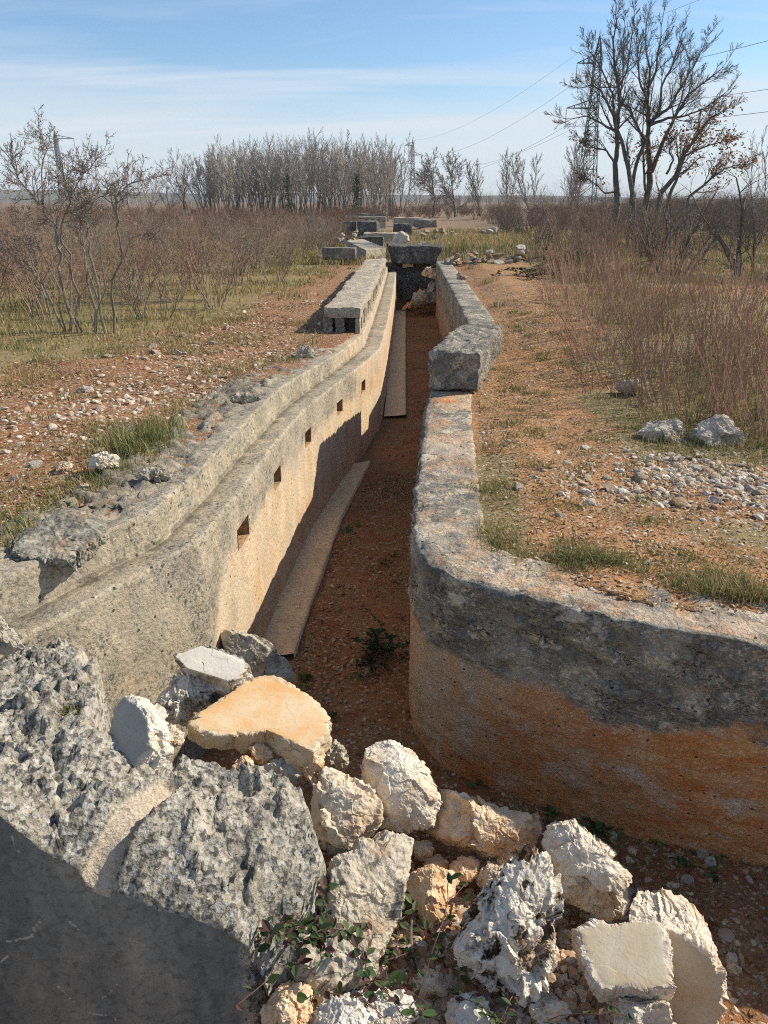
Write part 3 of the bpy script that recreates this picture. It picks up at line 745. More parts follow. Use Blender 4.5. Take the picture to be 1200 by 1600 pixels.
while s < plen:
    c = pa + pu * s + pn * .035
    rough_box('pillar', (c[0], c[1], .10), (.07, .30, .41), -pang, (0, 0), M['parapet'], par, amp=.008, r=.012, step=.05, seed=30 + k, loc=(c[0], c[1], .10))
    s += .62; k += 1
c = pa + pu * .24 + pn * .26
rough_box('dark_cavity_fill', (c[0], c[1], .08), (.44, .10, .44), -pang, (0, 0), M['dark_block'], par, amp=.03, r=.02, step=.03, seed=88, loc=(c[0], c[1], .08))  # added dark fill, its colour standing in for the cavity's shade
for s_, w_ in ((.10, .30), (.14, .48)):
    c = pa + pu * s_ + pn * w_
    rough_box('end_pier', (c[0], c[1], .10), (.14, .20, .42), -pang, (0, 0), M['block'], par, amp=.03, r=.02, step=.03, seed=90, loc=(c[0], c[1], .10))
# leaning slab beyond the parapet, and the cross wall with its broken cap that closes the trench
def outline_slab(name, pts, zs, thick, mat, label, cat, seed=0, amp=.012):
    """slab whose top outline (pixel, height) is given; extruded down"""
    T = np.array([at_z(x, y, z) for (x, y), z in zip(pts, zs)]); ctr = T.mean(0)
    k = 14; rings = []
    m = len(T); per = []
    for i in range(m):
        for q in np.linspace(0, 1, 14, endpoint=False): per.append(T[i] * (1 - q) + T[(i + 1) % m] * q)
    per = np.array(per); n_ = len(per)
    for q in np.linspace(0.02, .97, 8): rings.append(ctr + (per - ctr) * q)
    rings.append(per - [0, 0, .01])
    for q in np.linspace(.1, 1, 6): rings.append(per - [0, 0, thick * q])
    V = np.stack(rings, 0); V = V.reshape(-1, 3); V += amp * vecnoise(V + seed, 4, 4, seed)
    nn = len(rings); a = np.arange(nn - 1)[:, None] * n_ + np.arange(n_)[None]; b = np.arange(nn - 1)[:, None] * n_ + (np.arange(n_)[None] + 1) % n_
    F = np.stack([a, a + n_, b + n_, b], -1).reshape(-1, 4)
    return tag(mesh_np(name, V, F, mat, smooth=False, loc=ctr), label, cat)
outline_slab('leaning_slab', [(541, 376), (566, 373), (603, 387), (572, 391)], [.64, .64, .50, .48], .34, M['parapet'], 'pale concrete slab lying tilted at the far end of the slit parapet', 'slab', 5)
p0 = at_y(516, 374, 24.6); p1 = at_y(543, 374, 24.6)
tag(rough_box('concrete_beam', ((p0[0] + p1[0]) / 2, 24.9, .42), (p1[0] - p0[0] + .5, .4, .36), R(-4), (0, 0), M['block'], amp=.015, r=.03, seed=9), 'short pale beam left of the tilted slab', 'concrete beam')
ew = thing('cross_wall', 'dark broken wall closing the far end of the trench', 'concrete wall', (1.0, 25.0, -1.3))
rough_box('wall_face', (.93, 25.45, -.66), (1.62, .5, 1.40), 0, (0, 0), M['dark_block'], ew, amp=.09, r=.05, step=.04, seed=41, freq=2.5, loc=(.93, 25.45, -.66))
rough_box('bearing_stone', (.75, 25.3, .06), (.35, .4, .14), 0, (0, 0), M['footing'], ew, amp=.03, r=.03, step=.04, seed=42, loc=(.75, 25.3, .06))
tag(rough_box('concrete_block', (.94, 25.3, .40), (1.55, .80, .54), R(2), (R(4), R(1.5)), M['dark_block'], amp=.04, r=.05, step=.035, seed=44, freq=3, ztaper=.13),
    'large dark concrete block sitting across the end wall of the trench', 'concrete block')

# ------------------------------------------------------------------ distant ruins
def ruin(name, x0, x1, y0, y1, Y, depth, mat, label, cat, rz=0, amp=.04, seed=0):
    a = at_y(x0, y1, Y); b = at_y(x1, y0, Y)
    c = ((a[0] + b[0]) / 2, Y + depth / 2, (a[2] + b[2]) / 2 - .15)
    return tag(rough_box(name, c, (abs(b[0] - a[0]), depth, abs(b[2] - a[2]) + .3), rz, (0, 0), mat, amp=amp, r=.06, step=.1, seed=seed, freq=2), label, cat)
rt = thing('loopholed_ruin', 'far pale concrete wall with a row of dark loopholes', 'ruined wall', at_y(570, 350, 58))
a = at_y(538, 351, 58); b = at_y(603, 338, 58); zb, zt = a[2] - .3, b[2]
xs = [a[0]]
for hxp in (573, 582.5, 592, 600): xs += [at_y(hxp - 2.0, 345, 58)[0], at_y(hxp + 2.0, 345, 58)[0]]
xs.append(b[0])
z1, z2 = at_y(0, 346.5, 58)[2], at_y(0, 341.5, 58)[2]
rough_box('lower_wall', ((a[0] + b[0]) / 2, 58.3, (zb + z1) / 2), (b[0] - a[0], .5, z1 - zb), 0, (0, 0), M['parapet'], rt, amp=.02, step=.15, seed=50, loc=((a[0] + b[0]) / 2, 58.3, (zb + z1) / 2))
rough_box('lintel', ((a[0] + b[0]) / 2, 58.3, (z2 + zt) / 2), (b[0] - a[0], .52, zt - z2), 0, (0, R(1)), M['parapet'], rt, amp=.02, step=.15, seed=51, loc=((a[0] + b[0]) / 2, 58.3, (z2 + zt) / 2))
for q in range(0, len(xs), 2):
    c = ((xs[q] + xs[q + 1]) / 2, 58.3, (z1 + z2) / 2)
    rough_box('pier', c, (xs[q + 1] - xs[q], .46, z2 - z1), 0, (0, 0), M['parapet'], rt, amp=.01, step=.12, seed=52 + q, loc=c)
rough_box('dark_back_wall', ((a[0] + b[0]) / 2, 59.6, (z1 + z2) / 2), (b[0] - a[0], .2, z2 - z1 + .6), 0, (0, 0), M['block'], rt, amp=.02, step=.3, seed=59, loc=((a[0] + b[0]) / 2, 59.6, (z1 + z2) / 2))
ruin('concrete_block', 534, 556, 346, 359, 43, 1.2, M['dark_block'], 'dark fallen concrete block left of another before the pale loopholed wall', 'concrete block', .1, .05, 61)
ruin('concrete_block', 561, 591, 346, 361, 41, 1.4, M['dark_block'], 'dark blocky concrete piece directly in front of the pale loopholed wall', 'concrete block', -.1, .05, 62)
ruin('concrete_block', 619, 640, 350, 363, 42, 1.6, M['dark_block'], 'dark wedge of concrete right of the grassy gap beyond the trench', 'concrete block', .2, .07, 63)
ruin('low_wall', 567, 622, 364, 369, 36, .8, M['parapet'], 'low pale wall top beyond the end block of the trench', 'low wall', 0, .03, 64)
ruin('low_wall', 560, 600, 370, 380, 31, .6, M['dark_block'], 'dark low wall behind the tilted slab', 'low wall', 0, .04, 65)
ruin('low_wall', 615, 660, 340, 349, 62, 1.0, M['parapet'], 'long pale low wall right of the loopholed wall', 'low wall', 0, .03, 66)
ruin('low_wall', 650, 680, 343, 348, 55, 1.5, M['block'], 'broken dark low wall at the edge of the far dry grass', 'low wall', .2, .08, 67)
ruin('concrete_post', 704, 711, 362, 375, 40, .35, M['parapet'], 'short upright concrete post in the rubble row', 'post', 0, .02, 68)

# ------------------------------------------------------------------ rocks
def rock(name, label, cat, px, z=None, Y=None, normal=None, tf=.15, tb=.15, p=3.0, rough=.02, mat='pale', facets=14, seed=0, sub=5, chip=.014, smooth=False, fdepth=(.66, .95), group=None, topflat=False):
    px = np.array(px, float); cen = px.mean(0)
    C = at_z(*cen, z) if z is not None else at_y(*cen, Y)
    view = C - CAM; view /= np.linalg.norm(view)
    nrm = -view if normal is None else np.array(normal, float); nrm /= np.linalg.norm(nrm)
    e1 = np.cross([0, 0, 1.0], nrm)
    if np.linalg.norm(e1) < 1e-3: e1 = np.array([1.0, 0, 0])
    e1 /= np.linalg.norm(e1); e2 = np.cross(nrm, e1)
    Q = np.array([at_plane(x, y, C, nrm) - C for x, y in px])
    ab = np.stack([Q @ e1, Q @ e2], 1)
    per = []
    for i in range(len(ab)):
        for t in np.linspace(0, 1, 24, endpoint=False): per.append(ab[i] * (1 - t) + ab[(i + 1) % len(ab)] * t)
    per = np.array(per); th = np.arctan2(per[:, 1], per[:, 0]); rr = np.hypot(per[:, 0], per[:, 1])
    o = np.argsort(th); th, rr = th[o], rr[o]
    th = np.concatenate([th - 2 * math.pi, th, th + 2 * math.pi]); rr = np.tile(rr, 3)
    D0, F = ICO[sub]
    rm = rr.mean()
    D = D0 * np.array([rm, rm, min(rm, (tf + tb) * .6)]); D /= np.linalg.norm(D, axis=1)[:, None]
    rho = np.interp(np.arctan2(D[:, 1], D[:, 0]), th, rr)
    ang3 = np.stack([D[:, 0], D[:, 1], 0 * D[:, 0]], 1) / np.maximum(np.hypot(D[:, 0], D[:, 1]), 1e-6)[:, None]
    rho = rho * (1 + .05 * facets_noise(ang3, 2.6, seed + 40) + .035 * facets_noise(ang3 + D * .3, 7, seed + 41) - .01)
    dxy = np.hypot(D[:, 0], D[:, 1]); dz = np.abs(D[:, 2]); tt = np.where(D[:, 2] > 0, tf, tb)
    pf = np.where(D[:, 2] > 0, max(p, 9) if topflat else p, p)
    s = ((dxy / rho) ** pf + (dz / tt) ** pf) ** (-1 / pf)
    rng = np.random.default_rng(1000 + seed)
    for _ in range(facets):
        m = rng.normal(size=3) * [1, 1, 1.2 if not topflat else .4]
        if topflat: m[2] = -abs(m[2]) * .6
        m /= np.linalg.norm(m); sup = (s[:, None] * D @ m).max(); off = sup * rng.uniform(*fdepth)
        dot = D @ m; ok = dot > 1e-3
        s = np.where(ok, np.minimum(s, off / np.maximum(dot, 1e-3)), s)
    P = s[:, None] * D
    size = rm
    Q = P + seed * 3.1
    fr = 1 / max(size, .03)
    damp = np.ones(len(P)); facem = np.zeros(len(P))
    if topflat:
        edge_ = (dxy * s / rho) + .10 * fbm(P + seed, 1 / rm * 2.5, 3, seed + 8); facem = sstep(tf * .60, tf * .86, P[:, 2]) * (1 - sstep(.86, .95, edge_)); damp = 1 - .90 * facem
    Qw = Q + .10 * size * vecnoise(Q, fr * 3, 2, seed)
    disp = rough * (.7 * ridged(Q, fr * .9, 3, seed) - .15 + .22 * fbm(Q, fr * 7, 4, seed + 5) + 1.25 * facets_noise(Qw, fr * 1.7, seed)) + chip * (.55 * facets_noise(Qw, fr * 4.2, seed + 9) * (.4 + sstep(-.2, .4, fbm(Q, fr * 1.5, 2, seed + 3))) + .20 * facets_noise(Qw, fr * 10, seed + 21))
    P = P + (D * (disp * damp)[:, None]) + (.18 * rough * damp)[:, None] * vecnoise(Q, fr * 10, 2, seed)
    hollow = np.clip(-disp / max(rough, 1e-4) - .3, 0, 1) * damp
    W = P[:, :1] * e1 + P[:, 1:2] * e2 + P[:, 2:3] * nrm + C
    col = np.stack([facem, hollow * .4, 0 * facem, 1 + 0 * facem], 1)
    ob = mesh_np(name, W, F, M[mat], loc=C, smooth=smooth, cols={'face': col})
    return tag(ob, label, cat, group)

UP = (0, 0, 1)
rock('boulder', 'rounded grey boulder against the left trench wall, one half in shade', 'boulder', [(336, 1003), (352, 986), (395, 990), (430, 1012), (458, 1042), (466, 1075), (430, 1085), (380, 1075), (345, 1040)], z=-.80, tf=.20, tb=.25, mat='grey', seed=1, rough=.022, sub=5, p=2.4)
rock('broken_rock', 'broken rock with a flat white top above a black pitted underside', 'rock', [(272, 1040), (285, 1020), (310, 1012), (352, 1026), (395, 1046), (386, 1066), (350, 1078), (315, 1062), (290, 1062)], z=-.27, normal=(-.10, -.25, .95), tf=.045, tb=.17, mat='pitted', seed=2, rough=.018, topflat=True, p=5, facets=5, sub=6)
rock('pitted_rock', 'black and white pitted rock wedged under the flat white topped rock', 'rock', [(240, 1100), (262, 1068), (290, 1048), (330, 1062), (365, 1078), (345, 1105), (310, 1140), (270, 1132), (248, 1122)], z=-.42, tf=.10, tb=.15, mat='pitted', seed=3, rough=.03, chip=.03, p=2.6, sub=6)
rock('stone_slab', 'large smooth orange slab with a broken jagged front edge on top of the rubble', 'stone slab', [(290, 1142), (300, 1120), (340, 1098), (380, 1070), (430, 1062), (470, 1082), (500, 1105), (525, 1130), (516, 1160), (492, 1188), (455, 1172), (415, 1155), (380, 1158), (340, 1160), (310, 1152)], z=-.40, normal=(.10, -.18, .97), tf=.05, tb=.085, mat='slab_orange', seed=4, rough=.016, chip=.015, topflat=True, p=7, facets=3, fdepth=(.9, 1), sub=6)
rock('rubble_stone', 'thick jagged orange stone under the right front corner of the smooth slab', 'rock', [(440, 1165), (500, 1160), (508, 1190), (492, 1222), (465, 1215), (440, 1195)], z=-.52, tf=.06, tb=.12, mat='orange', seed=5, rough=.02, p=3)
rock('upright_slab', 'leaning slab piece with a flat grey face and a beige broken right side', 'stone slab', [(178, 1165), (186, 1105), (205, 1088), (228, 1096), (246, 1140), (250, 1172), (226, 1206), (180, 1212)], z=.0, normal=(-.42, -.62, .66), tf=.05, tb=.10, mat='slab_grey', seed=6, rough=.014, topflat=True, p=5, facets=4, fdepth=(.86, 1))
rock('small_rock', 'small angular pinkish rock between the leaning slab and the smooth orange slab', 'rock', [(252, 1145), (268, 1134), (288, 1146), (286, 1162), (270, 1173), (254, 1163)], z=-.34, tf=.05, tb=.06, mat='tan', seed=7, rough=.008, chip=.006, sub=4)
rock('rubble_stone', 'brown stone in the dark gap under the smooth orange slab', 'rock', [(362, 1195), (372, 1180), (392, 1184), (400, 1205), (385, 1216), (366, 1212)], z=-.50, tf=.05, tb=.07, mat='orange', seed=8, rough=.01, chip=.008, sub=4)
rock('rubble_stone', 'flat grey stone in the dark gap under the smooth orange slab', 'rock', [(405, 1205), (430, 1185), (468, 1195), (480, 1222), (440, 1228), (410, 1222)], z=-.54, tf=.05, tb=.08, mat='grey', seed=9, rough=.012, sub=4)
rock('rubble_stone', 'yellowish stone peeping out below the smooth slab beside a dark hole', 'rock', [(385, 1168), (410, 1162), (428, 1178), (420, 1196), (398, 1190)], z=-.49, tf=.04, tb=.06, mat='orange', seed=10, rough=.01, chip=.008, sub=4)
rock('grey_rock', 'grey rock behind the right end of the smooth orange slab', 'rock', [(502, 1165), (518, 1150), (534, 1165), (544, 1195), (528, 1210), (500, 1205)], z=-.66, tf=.08, tb=.10, mat='grey', seed=11, rough=.014, sub=4)
rock('angular_rock', 'angular beige rock with an orange tinged top below the smooth slab', 'rock', [(484, 1262), (490, 1222), (512, 1204), (545, 1212), (582, 1236), (598, 1278), (590, 1310), (560, 1330), (520, 1322), (492, 1300)], z=-.66, tf=.15, tb=.16, mat='tan', seed=12, rough=.018, chip=.016, facets=16, fdepth=(.68, .95), p=3)
rock('boulder', 'big rounded white boulder at the centre of the rubble heap', 'boulder', [(562, 1196), (574, 1162), (598, 1148), (640, 1168), (672, 1206), (690, 1250), (676, 1290), (640, 1302), (596, 1290), (574, 1248)], z=-.74, tf=.20, tb=.20, mat='pale', seed=13, rough=.014, chip=.010, facets=9, fdepth=(.80, .96), p=2.6, sub=6)
rock('long_rock', 'long rugged orange and white rock next to the rounded white boulder', 'rock', [(668, 1292), (690, 1240), (730, 1246), (775, 1262), (822, 1270), (848, 1302), (836, 1330), (795, 1345), (750, 1340), (700, 1318)], z=-.90, tf=.15, tb=.16, mat='orange', seed=14, rough=.028, chip=.03, facets=14, fdepth=(.72, .96), p=3, sub=6)
rock('pointed_rock', 'tan rock tapering to a point in the weedy hollow', 'rock', [(630, 1388), (640, 1366), (672, 1354), (704, 1362), (718, 1382), (704, 1420), (676, 1462), (654, 1444), (636, 1420)], z=-.93, tf=.11, tb=.12, mat='orange', seed=15, rough=.012, facets=10, p=3)
rock('rubble_stone', 'orange rock wedged under the long rugged rock', 'rock', [(704, 1352), (722, 1338), (750, 1346), (752, 1370), (728, 1382), (708, 1372)], z=-.98, tf=.07, tb=.08, mat='orange', seed=16, rough=.01, sub=4)
rock('rubble_stone', 'beige rock leaning on the top left of the tall pitted stone', 'rock', [(742, 1374), (762, 1350), (788, 1352), (786, 1378), (760, 1392)], z=-.97, tf=.07, tb=.08, mat='tan', seed=17, rough=.01, sub=4)
rock('rubble_stone', 'round brown stone in the shaded hole below the rounded white boulder', 'rock', [(640, 1325), (655, 1308), (676, 1318), (674, 1338), (652, 1346)], z=-1.0, tf=.07, tb=.07, mat='tan', seed=18, rough=.008, sub=4)
rock('rubble_stone', 'dull reddish stone low in the shaded hole above the pointed rock', 'rock', [(660, 1350), (680, 1336), (704, 1346), (700, 1362), (672, 1364)], z=-1.03, tf=.06, tb=.07, mat='orange', seed=19, rough=.008, sub=4)
rock('rubble_stone', 'orange stone tucked behind the tall pitted stone', 'rock', [(776, 1342), (790, 1326), (806, 1336), (802, 1356), (784, 1360)], z=-.95, tf=.06, tb=.07, mat='orange', seed=20, rough=.008, sub=4)
rock('pitted_stone', 'tall upright white stone covered in dark moss and pits', 'rock', [(712, 1482), (728, 1440), (756, 1400), (790, 1352), (824, 1328), (858, 1332), (862, 1390), (858, 1470), (850, 1545), (806, 1568), (770, 1540), (728, 1512)], z=-.78, tf=.14, tb=.20, mat='mossy', seed=21, rough=.030, chip=.035, facets=8, p=3.2, sub=6, fdepth=(.85, .98))
rock('broken_slab', 'thick white broken slab left of the other one, leaning on edge above the smooth beige slab', 'stone slab', [(848, 1318), (866, 1292), (902, 1286), (936, 1312), (970, 1350), (994, 1382), (990, 1420), (958, 1440), (920, 1424), (876, 1400), (862, 1360)], z=-.90, tf=.13, tb=.15, mat='pale', seed=22, rough=.022, chip=.018, facets=12, fdepth=(.75, .96), sub=6, p=3.2)
rock('broken_slab', 'largest white broken slab standing upright on the trench floor', 'stone slab', [(985, 1442), (1030, 1440), (1085, 1458), (1118, 1490), (1130, 1530), (1126, 1645), (1052, 1645), (1046, 1560), (1030, 1490)], z=-.98, normal=(-.22, -.93, .10), tf=.05, tb=.24, mat='slab_beige', seed=23, rough=.022, chip=.018, topflat=True, facets=5, fdepth=(.86, .98), sub=6, p=5)
rock('smooth_slab', 'flat smooth beige slab with a crumbling front edge', 'stone slab', [(890, 1455), (930, 1448), (1030, 1446), (1046, 1490), (1052, 1545), (1020, 1560), (985, 1552), (940, 1552), (920, 1520)], z=-.80, normal=(-.08, -.30, .95), tf=.05, tb=.12, mat='slab_beige', seed=24, rough=.012, chip=.012, topflat=True, facets=4, fdepth=(.92, 1), sub=6, p=7)
rock('rubble_stone', 'orange white rock under the front edge of the smooth beige slab', 'rock', [(940, 1568), (980, 1556), (1050, 1562), (1066, 1600), (1040, 1630), (950, 1620)], z=-.93, tf=.10, tb=.12, mat='tan', seed=25, rough=.016)
rock('rubble_stone', 'white rock cut by the bottom edge left of the tall pitted stone', 'rock', [(474, 1600), (500, 1560), (545, 1556), (590, 1590), (600, 1640), (500, 1650)], z=-.86, tf=.12, tb=.12, mat='white', seed=26, rough=.012, facets=12)
rock('rubble_stone', 'bluish white flat rock behind the white rock at the bottom edge', 'rock', [(540, 1548), (580, 1538), (640, 1556), (660, 1590), (620, 1615), (570, 1600)], z=-.90, tf=.09, tb=.12, mat='white', seed=27, rough=.012, facets=12)
rock('rubble_stone', 'creamy rock below the foot of the tall pitted stone', 'rock', [(824, 1570), (850, 1552), (882, 1560), (890, 1590), (858, 1606), (830, 1596)], z=-.98, tf=.09, tb=.09, mat='tan', seed=28, rough=.012, sub=4)
rock('rubble_stone', 'split white rock half buried under bramble at the bottom edge', 'rock', [(690, 1570), (720, 1548), (756, 1560), (770, 1600), (740, 1625), (700, 1610)], z=-.96, tf=.09, tb=.09, mat='white', seed=29, rough=.014, sub=4)
rock('rubble_stone', 'low tan rock among the bramble stems', 'rock', [(640, 1530), (668, 1512), (700, 1530), (696, 1556), (656, 1560)], z=-1.0, tf=.08, tb=.08, mat='tan', seed=30, rough=.012, sub=4)
# stones of the right bank
rock('boulder', 'pale flat boulder lying inside the dry bush', 'boulder', [(962, 606), (972, 594), (998, 592), (1012, 602), (1006, 616), (976, 618)], z=.09, tf=.10, tb=.14, mat='frag', seed=40, rough=.02, sub=4)
rock('boulder', 'long pale boulder below the dry bush, left of its neighbour', 'boulder', [(1000, 682), (1012, 660), (1040, 656), (1070, 668), (1080, 690), (1050, 702), (1010, 698)], z=.04, normal=(0, -.6, .8), tf=.09, tb=.16, mat='frag', seed=41, rough=.03, facets=18, fdepth=(.62, .92), sub=5)
rock('boulder', 'angular white boulder below the dry bush, nearest the right edge', 'boulder', [(1076, 692), (1095, 662), (1130, 656), (1165, 672), (1168, 700), (1130, 714), (1090, 710)], z=.04, normal=(0, -.6, .8), tf=.09, tb=.18, mat='frag', seed=42, rough=.035, chip=.02, facets=20, fdepth=(.62, .92), sub=5)
rock('boulder', 'pale rounded boulder beyond the end block of the trench', 'boulder', [(610, 382), (618, 366), (628, 361), (638, 368), (642, 382)], Y=29, tf=.3, tb=.4, mat='pale', seed=43, rough=.03, sub=4)
rock('flat_stone', 'flat orange stone in front of the far rubble row', 'rock', [(712, 376), (722, 372), (733, 376), (722, 378)], Y=37, tf=.2, tb=.3, mat='tan', seed=44, rough=.03, sub=3)
rock('grey_stone', 'small dark grey stone standing on the far right wall top', 'rock', [(712, 436), (716, 424), (722, 430), (730, 432), (729, 437)], z=.36, tf=.08, tb=.12, mat='grey', seed=45, rough=.03, sub=4)
rock('rubble_stone', 'orange crumbled rock beside the end wall under the dark block', 'rock', [(658, 430), (664, 416), (684, 420), (690, 432), (676, 438)], Y=24.3, tf=.2, tb=.3, mat='orange', seed=46, rough=.04, sub=4)
rock('rubble_stone', 'round dark boulder blocking the right corner of the trench end', 'rock', [(664, 460), (668, 438), (686, 432), (690, 455), (684, 475), (668, 474)], Y=24.2, tf=.25, tb=.3, mat='grey', seed=47, rough=.05, sub=4)
rock('rubble_stone', 'dark boulder fallen low before the trench end wall', 'rock', [(640, 478), (648, 455), (664, 452), (676, 470), (664, 482)], Y=24.0, tf=.25, tb=.3, mat='grey', seed=48, rough=.05, sub=4)
# left bank
rock('white_stone', 'white stone in the green grass tuft left of the trench', 'rock', [(140, 730), (144, 712), (164, 708), (184, 712), (186, 728), (160, 735)], z=.36, tf=.07, tb=.10, mat='pale', seed=50, rough=.010, sub=4, facets=12)
rock('flat_stone', 'half buried pinkish stone just left of the white stone in the grass', 'rock', [(85, 735), (98, 722), (112, 724), (110, 736)], z=.31, tf=.05, tb=.08, mat='tan', seed=51, rough=.010, sub=4)
rock('concrete_lump', 'broken lump of lichened concrete on the left wall top with a dark undercut', 'broken concrete', [(8, 872), (30, 845), (70, 812), (100, 796), (140, 806), (170, 826), (150, 848), (122, 866), (118, 882), (60, 878)], z=.335, normal=(.05, -.18, .98), tf=.028, tb=.06, mat='block_stone', seed=52, rough=.018, p=6, facets=6, sub=6, chip=.02, fdepth=(.88, 1))
rock('concrete_lump', 'pointed concrete fragment poking in at the left edge over a dark hollow', 'broken concrete', [(-40, 980), (-5, 955), (18, 976), (40, 1000), (8, 1014), (-40, 1006)], z=.30, normal=(.1, -.4, .9), tf=.05, tb=.07, mat='grey', seed=53, rough=.014, p=4, sub=5)
rock('concrete_lump', 'blackish jagged lump on the left wall top near the grass tuft', 'broken concrete', [(212, 745), (228, 732), (262, 734), (280, 742), (262, 752), (225, 752)], z=.33, tf=.04, tb=.06, mat='grey', seed=54, rough=.02, chip=.03, sub=5)
rock('concrete_lump', 'grey lump beside two others at the near foot of the slit parapet', 'broken concrete', [(455, 556), (466, 544), (486, 540), (500, 550), (486, 562), (462, 562)], z=.18, tf=.06, tb=.10, mat='grey', seed=55, rough=.02, sub=4)
rock('concrete_lump', 'dark crumbled lump along the middle of the left wall top', 'broken concrete', [(345, 622), (362, 614), (400, 616), (416, 622), (390, 630), (352, 630)], z=.30, tf=.04, tb=.06, mat='grey', seed=56, rough=.02, chip=.03, sub=5)

# ------------------------------------------------------------------ big broken concrete block in the foreground
def tps(pts, vals, q, lam=1e-3):
    pts = np.array(pts); vals = np.array(vals)
    def k(r): return np.where(r > 0, r * r * np.log(np.maximum(r, 1e-9)), 0)
    n_ = len(pts); A = k(np.linalg.norm(pts[:, None] - pts[None], axis=2)) + lam * np.eye(n_)
    Pm = np.column_stack([np.ones(n_), pts]); L_ = np.block([[A, Pm], [Pm.T, np.zeros((3, 3))]])
    w = np.linalg.solve(L_, np.concatenate([vals, np.zeros(3)]))
    K = k(np.linalg.norm(q[:, None] - pts[None], axis=2))
    return K @ w[:n_] + np.column_stack([np.ones(len(q)), q]) @ w[n_:]
FY = 1.95
ctrl = [(0, 1275, 'f'), (70, 1330, 'f'), (150, 1378, 'f'), (230, 1415, 'f'), (330, 1447, 'f'), (400, 1505, 'f'), (430, 1590, 'f'),
        (250, 1210, -.10), (200, 1110, .02), (100, 1020, .10), (20, 1030, .12), (20, 1150, .10), (100, 1200, .02), (260, 1075, -.06), (-100, 1000, .15), (-100, 1200, .12),
        (300, 1205, -.16), (390, 1206, -.20), (470, 1245, -.30), (400, 1300, -.30), (300, 1330, -.24), (400, 1400, -.46), (500, 1330, -.48), (520, 1420, -.68), (470, 1480, -.70), (170, 1040, .05), (180, 1300, -.12)]
CP_ = np.array([at_y(x, y, FY) if z == 'f' else at_z(x, y, z) for x, y, z in ctrl])
bx = np.arange(-1.95, -.10, .0115)
by_top = np.arange(FY, 3.05, .0115)
bz = 120
U, W = np.meshgrid(bx, by_top, indexing='ij')
H_ = np.minimum(tps(CP_[:, :2], CP_[:, 2], np.stack([U.ravel(), W.ravel()], 1)), .17).reshape(U.shape)
# right flank and back drop away steeply
xr = np.interp(by_top, [1.9, 2.05, 2.3, 2.6, 2.8, 3.05], [-.34, -.24, -.20, -.42, -.80, -1.05])
drop = sstep(0, .16, U - (xr[None, :] - .05 + .05 * fbm(np.stack([U.ravel(), W.ravel(), 0 * U.ravel()], 1), 5, 3, 2).reshape(U.shape)))
H_ = H_ * (1 - drop) + (-1.30) * drop
bk = sstep(0, .10, W - np.interp(U, [-1.95, -1.4, -1.22, -1.12, -.9, -.75, -.5, -.2], [2.45, 2.93, 2.80, 2.42, 2.36, 2.46, 2.48, 2.4]))
H_ = H_ * (1 - bk) + (-1.0) * bk
# beam-shaped channel broken out of the top
g0, g1 = at_z(272, 1222, -.13), at_y(152, 1385, FY)
gd = (g1 - g0)[:2]; gl = np.linalg.norm(gd); gd = gd / gl
rel = np.stack([U - g0[0], W - g0[1]], -1); al_ = rel @ gd; ac = rel @ np.array([-gd[1], gd[0]])
ac2 = ac
chan = sstep(-.050, -.036, ac2) * (1 - sstep(.030, .046, ac2)) * sstep(-.04, .02, al_)
rows = []
front_z = np.linspace(0, 1, bz)
ft = np.zeros((len(bx), bz, 3)); ft[:, :, 0] = bx[:, None]; ft[:, :, 1] = FY - .07 * (1 - front_z[None])
z_edge = H_[:, 0] - chan[:, 0] * .05
ft[:, :, 2] = -1.4 + (z_edge[:, None] + 1.4) * front_z[None]
tp = np.stack([U, W, H_], -1)
BV = np.concatenate([ft[:, :-1], tp], 1)
nrw = BV.shape[1]; V = BV.reshape(-1, 3)
istop = np.tile(np.arange(nrw) >= bz - 1, len(bx)); edge = np.tile(np.exp(-((np.arange(nrw) - bz + 1) / 3.0) ** 2), len(bx))
cf = np.concatenate([np.zeros((len(bx), bz - 1)), chan], 1).ravel()
V0 = V.copy()
F1, F2, cid = worley(V0, 24, 6); F1b, F2b, cidb = worley(V0, 55, 9)
Vw = V0 + .02 * vecnoise(V0, 12, 2, 3)
wamp = np.maximum(.45 + .9 * sstep(-.25, .35, fbm(V0, 3.2, 3, 77)), 1.25 * sstep(-.85, -.65, V0[:, 0]))
rz_ = (.030 * ridged(V0, 3.2, 3, 3) + .008 * fbm(V0, 13, 4, 8) + wamp * (.030 * facets_noise(Vw, 9, 4) + .020 * facets_noise(Vw, 22, 8) + .012 * facets_noise(Vw, 50, 12)) - .035 * sstep(.25, .5, fbm(V0, 6, 3, 81)))
V[:, 2] += istop * (1 - cf) * rz_ * sstep(-1.2, -.6, V0[:, 2]) * (1 - .5 * edge)
V[:, 2] -= istop * cf * (.055 - .006 * fbm(V0, 20, 3, 2))
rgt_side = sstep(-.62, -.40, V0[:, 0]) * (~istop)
V[:, 1] += (~istop) * (.006 * fbm(V0, 3, 4, 11) + rgt_side * (.05 * ridged(V0, 4, 3, 3) + .035 * facets_noise(Vw, 14, 4) + .02 * facets_noise(Vw, 32, 8)))
V[:, :2] += istop[:, None] * ((1 - cf) * .012)[:, None] * vecnoise(V0, 18, 3, 21)[:, :2]
steep = np.concatenate([np.zeros((len(bx), bz - 1)), np.maximum(drop, bk)], 1).ravel()
scr_ = np.zeros(len(V0))
